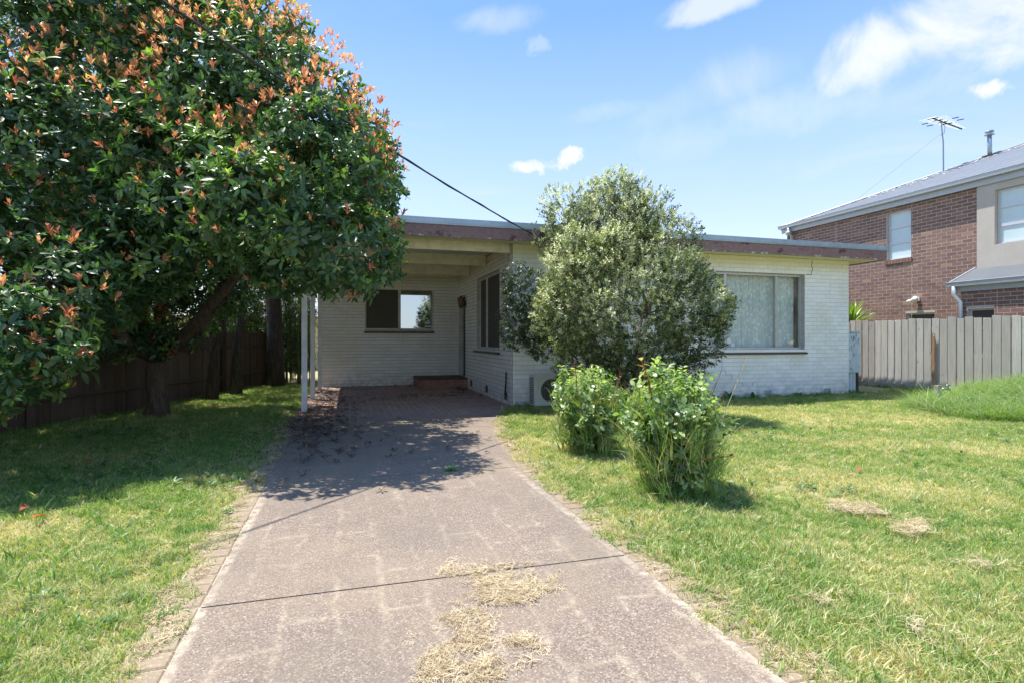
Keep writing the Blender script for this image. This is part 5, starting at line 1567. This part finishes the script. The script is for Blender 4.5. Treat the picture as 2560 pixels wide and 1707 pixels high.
# ------------------------------------------------------------------ lawn grass
def in_drive(u, v, m=0.0):
    l = np.interp(v, [q[0] for q in DL], [q[1] for q in DL]) - m; r = np.interp(v, [q[0] for q in DR], [q[1] for q in DR]) + m
    r = np.where(v > 9.69, 2.95, r)
    return (u > l) & (u < r)
gt = [tuft('lawn_tuft_a', M['grass'], 30, .050, .0046, .060, 1.0, 81), tuft('lawn_tuft_b', M['grass'], 26, .042, .0050, .060, 1.3, 82),
      tuft('lawn_tuft_c', M['grass'], 28, .060, .0042, .055, .8, 83), tuft('lawn_tuft_d', M['grass'], 22, .036, .0060, .065, 1.7, 84)]
def fence_u(v): return LA.x + (LB.x - LA.x) * (v - LA.y) / (LB.y - LA.y)
def lawn_pts(n, u0, u1, v0, v1, edge=.0):
    u = rng.uniform(u0, u1, n); v = rng.uniform(v0, v1, n)
    wob = .055 * np.sin(v * 5.3) + .04 * np.sin(v * 17 + 1) + .02 * np.sin(v * 51)
    Z = u * sn + v * cs; X = u * cs - v * sn
    ok = (Z > 1.7) & (np.abs(X) < .99 * Z + .35)
    l = np.interp(v, [q[0] for q in DL], [q[1] for q in DL]) - .085; r = np.interp(v, [q[0] for q in DR], [q[1] for q in DR]) + .07
    ok &= (u < l + wob * .9) | (u > r + wob)
    ok &= ~((v > 9.62) & (u > -.95) & (u < 11.3)) & (u > fence_u(v) + .06) & (u < 12.14)
    ok &= ~((v > 9.55) & (u > 0))
    u, v = u[ok], v[ok]
    return u, v
us, vs_ = [], []
for (n, v0, v1, u0, u1) in ((30000, .6, 3.2, -3.2, 5.2), (46000, 3.0, 5.6, -5.2, 12.1), (38000, 5.4, 9.7, -5.6, 12.2), (7000, 9.6, 15.5, -4.2, -.8)):
    a, b_ = lawn_pts(n, u0, u1, v0, v1); us.append(a); vs_.append(b_)
u, v = np.concatenate(us), np.concatenate(vs_)
PP = np.stack([u, v, np.zeros(len(u))], 1)
pat = vnoise(PP, 1.1, 21) + .8 * vnoise(PP, 3.2, 22) + .5 * vnoise(PP, 9.0, 23)
keep = rng.random(len(u)) < (1 - .55 * smooth(.05, .6, pat)) * .72
u, v, pat, PP = u[keep], v[keep], pat[keep], PP[keep]
PP[:, 2] = gz(u, v) - .006
dist = u * sn + v * cs
ledge = np.interp(v, [q[0] for q in DL], [q[1] for q in DL]); redge = np.interp(v, [q[0] for q in DR], [q[1] for q in DR])
shade_side = smooth(4.4, 5.6, v) * (u < -.7)  # tree shade on the left lawn, put into the grass tint below
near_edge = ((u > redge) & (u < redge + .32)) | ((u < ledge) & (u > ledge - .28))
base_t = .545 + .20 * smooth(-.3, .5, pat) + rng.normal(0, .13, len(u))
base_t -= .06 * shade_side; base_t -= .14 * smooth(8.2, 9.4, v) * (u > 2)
base_t = np.where(rng.random(len(u)) < (.27 + .32 * smooth(-.2, .5, pat)) * (1 - .7 * shade_side), rng.uniform(.74, .98, len(u)), base_t)
base_t = np.where(near_edge & (rng.random(len(u)) < .12), .9, base_t)
sc = (.75 + .035 * np.clip(dist, 0, 10)) * rng.uniform(.75, 1.25, len(u))
sc = sc * np.where((u > redge) & (u < redge + 1.0), 1.22, 1) * np.where(v > 8.6, 1.25, 1)
print('lawn tufts', len(u))
nn_ = np.tile([[0, 0, 1.0]], (len(u), 1)) + rng.normal(size=(len(u), 3)) * .18
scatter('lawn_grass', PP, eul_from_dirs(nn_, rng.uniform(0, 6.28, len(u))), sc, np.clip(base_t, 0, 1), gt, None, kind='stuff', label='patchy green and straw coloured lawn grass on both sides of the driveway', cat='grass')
# coarser blades and longer clumps scattered through it
lt = [tuft('coarse_a', M['grass'], 6, .10, .009, .03, .9, 91, 4), tuft('coarse_b', M['grass'], 5, .13, .010, .02, 1.2, 92, 4, 1.2)]
u, v = lawn_pts(5200, -4.8, 11.0, .8, 9.6)
k_ = rng.random(len(u)) < np.where(u < 0, 1.0, .32); u, v = u[k_], v[k_]
PP = np.stack([u, v, gz(u, v)], 1)
scatter('coarse_grass', PP, eul_from_dirs(np.tile([[0, 0, 1.0]], (len(u), 1)) + rng.normal(size=(len(u), 3)) * .3, rng.uniform(0, 6.28, len(u))), rng.uniform(.5, 1.1, len(u)), np.clip(rng.normal(.38, .14, len(u)), 0, 1), lt, None, kind='stuff',
        label='coarser longer grass blades standing in the lawn', cat='grass')
# low broadleaf patches among the blades
M['clover'] = mat_leaf('lawn_broadleaf', [(0, (.05, .12, .04)), (.5, (.11, .20, .06)), (1, (.26, .34, .15))], .45, .3, (1.4, 1.5, .7))
cl = [rosette('broadleaf_a', M['clover'], 8, .038, .016, (0, 45), .012, 97, 3, .2, .2), rosette('broadleaf_b', M['clover'], 10, .055, .013, (5, 55), .012, 98, 3, .2, .2), rosette('broadleaf_c', M['clover'], 7, .028, .020, (-5, 30), .015, 99, 3, .2, .2)]
u, v = lawn_pts(9000, -5.0, 11.5, .8, 9.5)
PQ = np.c_[u, v, u * 0]
k_ = rng.random(len(u)) < smooth(.0, .5, vnoise(PQ, 2.0, 44) + .6 * vnoise(PQ, 5.5, 45)) * np.where(u < 0, .85, .4); u, v = u[k_], v[k_]
scatter('lawn_broadleaf', np.stack([u, v, gz(u, v) + .022], 1), eul_from_dirs(np.tile([[0, 0, 1.0]], (len(u), 1)) + rng.normal(size=(len(u), 3)) * .2, rng.uniform(0, 6.28, len(u))), rng.uniform(.6, 1.25, len(u)), np.clip(rng.normal(.5, .25, len(u)), 0, 1), cl, None, kind='stuff',
        label='small broadleaf plants and clover growing in patches through the lawn', cat='ground cover')
# long lying grass on the mound at the right
ml = [tuft('mound_a', M['grass'], 16, .30, .0065, .07, 1.5, 95, 5, .9), tuft('mound_b', M['grass'], 14, .36, .007, .07, 1.9, 96, 5, .8)]
n = 3200
a = rng.uniform(0, 6.28, n); q = np.sqrt(rng.random(n)); uu = 11.2 + 1.85 * q * np.cos(a) ; vv = 6.35 + 1.75 * q * np.sin(a)
k_ = (uu < 12.12); uu, vv = uu[k_], vv[k_]
gr_ = np.stack([-(gz(uu + .1, vv) - gz(uu - .1, vv)) / .2, -(gz(uu, vv + .1) - gz(uu, vv - .1)) / .2, np.ones(len(uu))], 1)
gr_[:, :2] *= 1.6
PP = np.stack([uu, vv, gz(uu, vv) - .01], 1)
scatter('long_mound_grass', PP, eul_from_dirs(gr_ + rng.normal(size=gr_.shape) * .22, rng.uniform(0, 6.28, len(uu))), rng.uniform(.6, 1.1, len(uu)), np.clip(rng.normal(.50, .15, len(uu)), 0, 1), ml, None, kind='stuff',
        label='mound of long flopping green grass in front of the grey fence', cat='grass')
# grass and weeds at the foot of walls, posts and fence
n = 900
uu = np.concatenate([rng.uniform(2.9, 10.85, 520), rng.uniform(12.05, 12.15, 200), rng.uniform(10.8, 11.35, 60)])
vv = np.concatenate([9.66 - rng.random(520) ** 2 * .16, rng.uniform(4.5, 12.5, 200), rng.uniform(9.6, 9.85, 60)])
PP = np.stack([uu, vv, gz(uu, vv) + .0], 1)
scatter('wall_foot_grass', PP, eul_from_dirs(np.tile([[0, -.25, 1.0]], (len(uu), 1)) + rng.normal(size=(len(uu), 3)) * .25, rng.uniform(0, 6.28, len(uu))), rng.uniform(.5, 1.5, len(uu)), np.clip(rng.normal(.25, .14, len(uu)), 0, 1), lt, None, kind='stuff',
        label='longer green grass along the foot of the white wall and grey fence', cat='grass')

# straw clippings: patches on the drive and along its edges
def straw_mesh(name, n, L, seed):
    r = random.Random(seed); V_, F_ = [], []
    for i in range(n):
        a_ = r.uniform(0, 6.283); l_ = L * r.uniform(.5, 1.2); cx_, cy_ = r.gauss(0, .022), r.gauss(0, .022); z_ = r.uniform(.0, .007)
        dx, dy = math.cos(a_) * l_ / 2, math.sin(a_) * l_ / 2; wx, wy = -math.sin(a_) * .0009, math.cos(a_) * .0009
        bz = r.uniform(-.002, .003); o = len(V_)
        for t_, zz2 in ((-1, 0), (0, bz + .003), (1, bz)):
            V_ += [(cx_ + dx * t_ - wx, cy_ + dy * t_ - wy, z_ + zz2), (cx_ + dx * t_ + wx, cy_ + dy * t_ + wy, z_ + zz2 + .0006)]
        F_ += [(o, o + 2, o + 3, o + 1), (o + 2, o + 4, o + 5, o + 3)]
    me = mesh_from(name, V_, F_); me.materials.append(M['straw']); return me
sw = [straw_mesh('straw_a', 26, .042, 101), straw_mesh('straw_b', 26, .034, 102), straw_mesh('straw_c', 20, .055, 103)]
def gpt(px, py):
    Z = FPX * CAM_H / (py - YH); X = (px - 1280) / FPX * Z
    return X * cs + Z * sn, -X * sn + Z * cs
def straw_patch(polys, dens, name, label, z=.020):
    A = []
    for poly in polys:
        g_ = np.array([gpt(*p) for p in poly]); lo, hi = g_.min(0), g_.max(0)
        n_ = int((hi - lo).prod() * dens) + 5
        q = rng.uniform(lo, hi, (n_, 2)); ins = np.zeros(n_, bool); j = len(g_) - 1
        for i in range(len(g_)):
            (xi, yi), (xj, yj) = g_[i], g_[j]
            ins ^= ((yi > q[:, 1]) != (yj > q[:, 1])) & (q[:, 0] < (xj - xi) * (q[:, 1] - yi) / (yj - yi + 1e-9) + xi); j = i
        nzv = vnoise(np.c_[q, np.zeros(n_)], 26, 5)
        A.append(q[ins & (nzv > -.30)] + rng.normal(0, 1, (int((ins & (nzv > -.30)).sum()), 2)) * rng.choice([.01, .01, .03, .07], (int((ins & (nzv > -.30)).sum()), 1)))
    A = np.concatenate(A)
    PP = np.c_[A, z + rng.random(len(A)) * .004]
    scatter(name, PP, eul_from_dirs(np.tile([[0, 0, 1.0]], (len(A), 1)) + rng.normal(size=(len(A), 3)) * .2, rng.uniform(0, 6.28, len(A))), rng.uniform(.5, .95, len(A)), np.clip(rng.normal(.62, .2, len(A)), 0, 1), sw, None, kind='stuff', label=label, cat='dry grass')
straw_patch([[(1179, 1480), (1215, 1447), (1290, 1462), (1375, 1452), (1385, 1478), (1345, 1500), (1280, 1517), (1195, 1516), (1215, 1495)]], 3300, 'straw_clippings', 'oval patch of dry straw on the driveway just below the dark joint')
straw_patch([[(1115, 1553), (1190, 1532), (1228, 1560), (1222, 1600), (1200, 1630), (1160, 1628), (1150, 1590)], [(1060, 1650), (1130, 1615), (1145, 1660), (1150, 1707), (1055, 1707)], [(1190, 1668), (1235, 1652), (1262, 1707), (1175, 1707)]], 3300, 'straw_clippings', 'winding trail of dry straw at the bottom middle of the driveway')
straw_patch([[(1262, 1612), (1300, 1597), (1330, 1610), (1322, 1628), (1280, 1626)]], 2600, 'straw_clippings', 'small thin wisp of dry straw on the driveway right of the long trail')
straw_patch([[(1080, 1432), (1240, 1420), (1330, 1425), (1240, 1437), (1120, 1450)]], 1600, 'straw_clippings', 'thin line of dry straw caught along the dark driveway joint')
# along both edges
n = 2100
vv = rng.uniform(.8, 8.6, n); side = rng.random(n) < .5
l = np.interp(vv, [q[0] for q in DL], [q[1] for q in DL]); r_ = np.interp(vv, [q[0] for q in DR], [q[1] for q in DR])
off = np.abs(rng.normal(0, .035, n)); band = .15 + .05 * np.sin(vv * 9) + .03 * np.sin(vv * 23)
uu = np.where(side, l - band - .02 + off, r_ + band + .02 - off)
k_ = rng.random(n) < np.where(vnoise(np.c_[uu, vv, vv * 0], 5, 6) > .0, 1, .2); uu, vv = uu[k_], vv[k_]
scatter('edge_straw', np.c_[uu, vv, .018 + rng.random(len(uu)) * .005], eul_from_dirs(np.tile([[0, 0, 1.0]], (len(uu), 1)) + rng.normal(size=(len(uu), 3)) * .2, rng.uniform(0, 6.28, len(uu))), rng.uniform(.5, 1.0, len(uu)), np.clip(rng.normal(.6, .22, len(uu)), 0, 1), sw, None, kind='stuff',
        label='dry straw strewn along both grass edges of the driveway', cat='dry grass')
# straw humps in the right lawn
straw_patch([[(2060, 1253), (2150, 1262), (2215, 1290), (2180, 1300), (2100, 1282)], [(2225, 1322), (2300, 1310), (2330, 1340), (2260, 1350)], [(2420, 1410), (2470, 1415), (2460, 1440), (2420, 1430)], [(2030, 1490), (2080, 1500), (2060, 1530), (2030, 1515)], [(2275, 1570), (2310, 1575), (2300, 1598), (2275, 1590)]],
            1700, 'thatch_patches', 'pale scalped thatch patches in the right lawn', .035)
# litter
lit = [rosette('litter_a', M['litter'], 5, .045, .018, (-10, 15), .01, 111, 2, .4, -.3), rosette('litter_b', M['litter'], 4, .06, .012, (-10, 20), .01, 112, 2, .4, -.3)]
A = []
for (cx, cy, sx, sy, n_) in ((-.55, 8.6, .28, .9, 420), (-.4, 10.6, .35, 1.1, 260), (-.3, 7.2, .3, .8, 160), (-.75, 13.0, .3, 1.2, 160), (2.6, 13.0, .18, .7, 90), (1.2, 11.9, .9, .25, 70), (1.0, 14.6, .9, .2, 60), (.6, 6.6, .9, .8, 60)):
    A.append(np.c_[rng.normal(cx, sx, n_), rng.normal(cy, sy, n_)])
A = np.concatenate(A); A = A[(A[:, 0] < 2.82) & (A[:, 0] > -2.2) & (A[:, 1] < 14.98)]
scatter('leaf_litter', np.c_[A, .022 + rng.random(len(A)) * .01], eul_from_dirs(np.tile([[0, 0, 1.0]], (len(A), 1)) + rng.normal(size=(len(A), 3)) * .25, rng.uniform(0, 6.28, len(A))), rng.uniform(.4, 1.1, len(A)), np.clip(rng.normal(.35, .3, len(A)), 0, 1), lit, None, kind='stuff',
        label='dry leaf litter around the carport posts and on the shaded driveway', cat='leaf litter')

# broadleaf weeds as things
def weed(cx, cy, n, L, Wd, mat, label, pitch=(5, 40), group=None, z=None, cat='weed'):
    if cat == 'weed' and Wd < .03: n, L, Wd = int(n * 1.5), L * .72, .020
    g0 = float(gz(cx, cy)) if z is None else z
    t = empty('weed', (cx, cy, g0), label=label, cat=cat, group=group)
    Vw, Fw = leaf_vf(L, Wd, .2, .25, 4); me = mesh_from('leaf', Vw, Fw, True); me.materials.append(M[mat])
    for k in range(n):
        o = link('leaf', me, t, None, loc=(cx, cy, g0 + .01)); o.rotation_euler = (random.uniform(-.3, .3), -R(random.uniform(*pitch)), k * 2.4 + random.uniform(-.3, .3)); o.scale = (random.uniform(.6, 1.1),) * 3
GW = 'broadleaf weeds in the lawn'
for (px, py, n_, L, lab) in ((2115, 1235, 11, .10, 'flat broadleaf weed just above the straw hump in the right lawn'), (2490, 1185, 9, .10, 'pale broadleaf weed near the right edge below the long grass mound'),
                             (2005, 1218, 8, .08, 'small dark broadleaf weed right of the near rose bush shadow'), (300, 1345, 8, .10, 'grey leaved broadleaf weed in the sunny left lawn below the shadow edge'),
                             (300, 1505, 12, .09, 'low dark green weed clump in the left lawn near the driveway'), (110, 1500, 9, .14, 'bright strappy weed at the far left of the sunny left lawn'),
                             (270, 1560, 7, .09, 'small round leaf weed low in the left lawn'), (2380, 1370, 8, .12, 'upright broadleaf weed beside the second thatch patch')):
    x_, y_ = gpt(px, py); weed(x_, y_, n_, L, .028, 'weedpale' if 'pale' in lab or 'grey' in lab or 'bright' in lab else 'weed', lab, group=GW)
x_, y_ = gpt(1128, 1179); weed(x_, y_, 16, .09, .03, 'weedpale', 'bright green weed growing in the driveway joint at the shadow edge', (5, 45), z=.015)
for (uw, nn2, L, lab) in ((7.05, 9, .20, 'tall leafy weed against the white wall below the left end of the window'), (7.55, 12, .24, 'tallest leafy weed against the white wall beneath the stepped crack'), (8.1, 8, .18, 'leafy weed against the white wall left of the first vent'),
                          (9.3, 9, .16, 'leafy weed against the white wall midway between the two vents'), (9.85, 7, .14, 'small leafy weed against the white wall left of the second vent')):
    weed(uw, 9.58, nn2, L, .07, 'weed', lab, (15, 75), 'weeds at the foot of the white wall')
for (px, py, lab) in ((80, 1318, 'orange fallen leaf lying on the sunny left lawn'), (72, 1285, 'dark red fallen leaf beside the orange one on the left lawn'), (2145, 1182, 'brown curled leaf on the right lawn above the broadleaf weed'), (205, 1165, 'red fallen leaf on the shaded left lawn')):
    x_, y_ = gpt(px, py); Vw, Fw = leaf_vf(.10, .045, .5, .3, 4); me = mesh_from('fallen_leaf', Vw, Fw, True); me.materials.append(M['deadleaf'])
    o = link('fallen_leaf', me, None, None, loc=(x_, y_, float(gz(x_, y_)) + .06), label=lab, cat='leaf'); o.rotation_euler = (random.uniform(-.5, .5), -.2, random.uniform(0, 6.28))
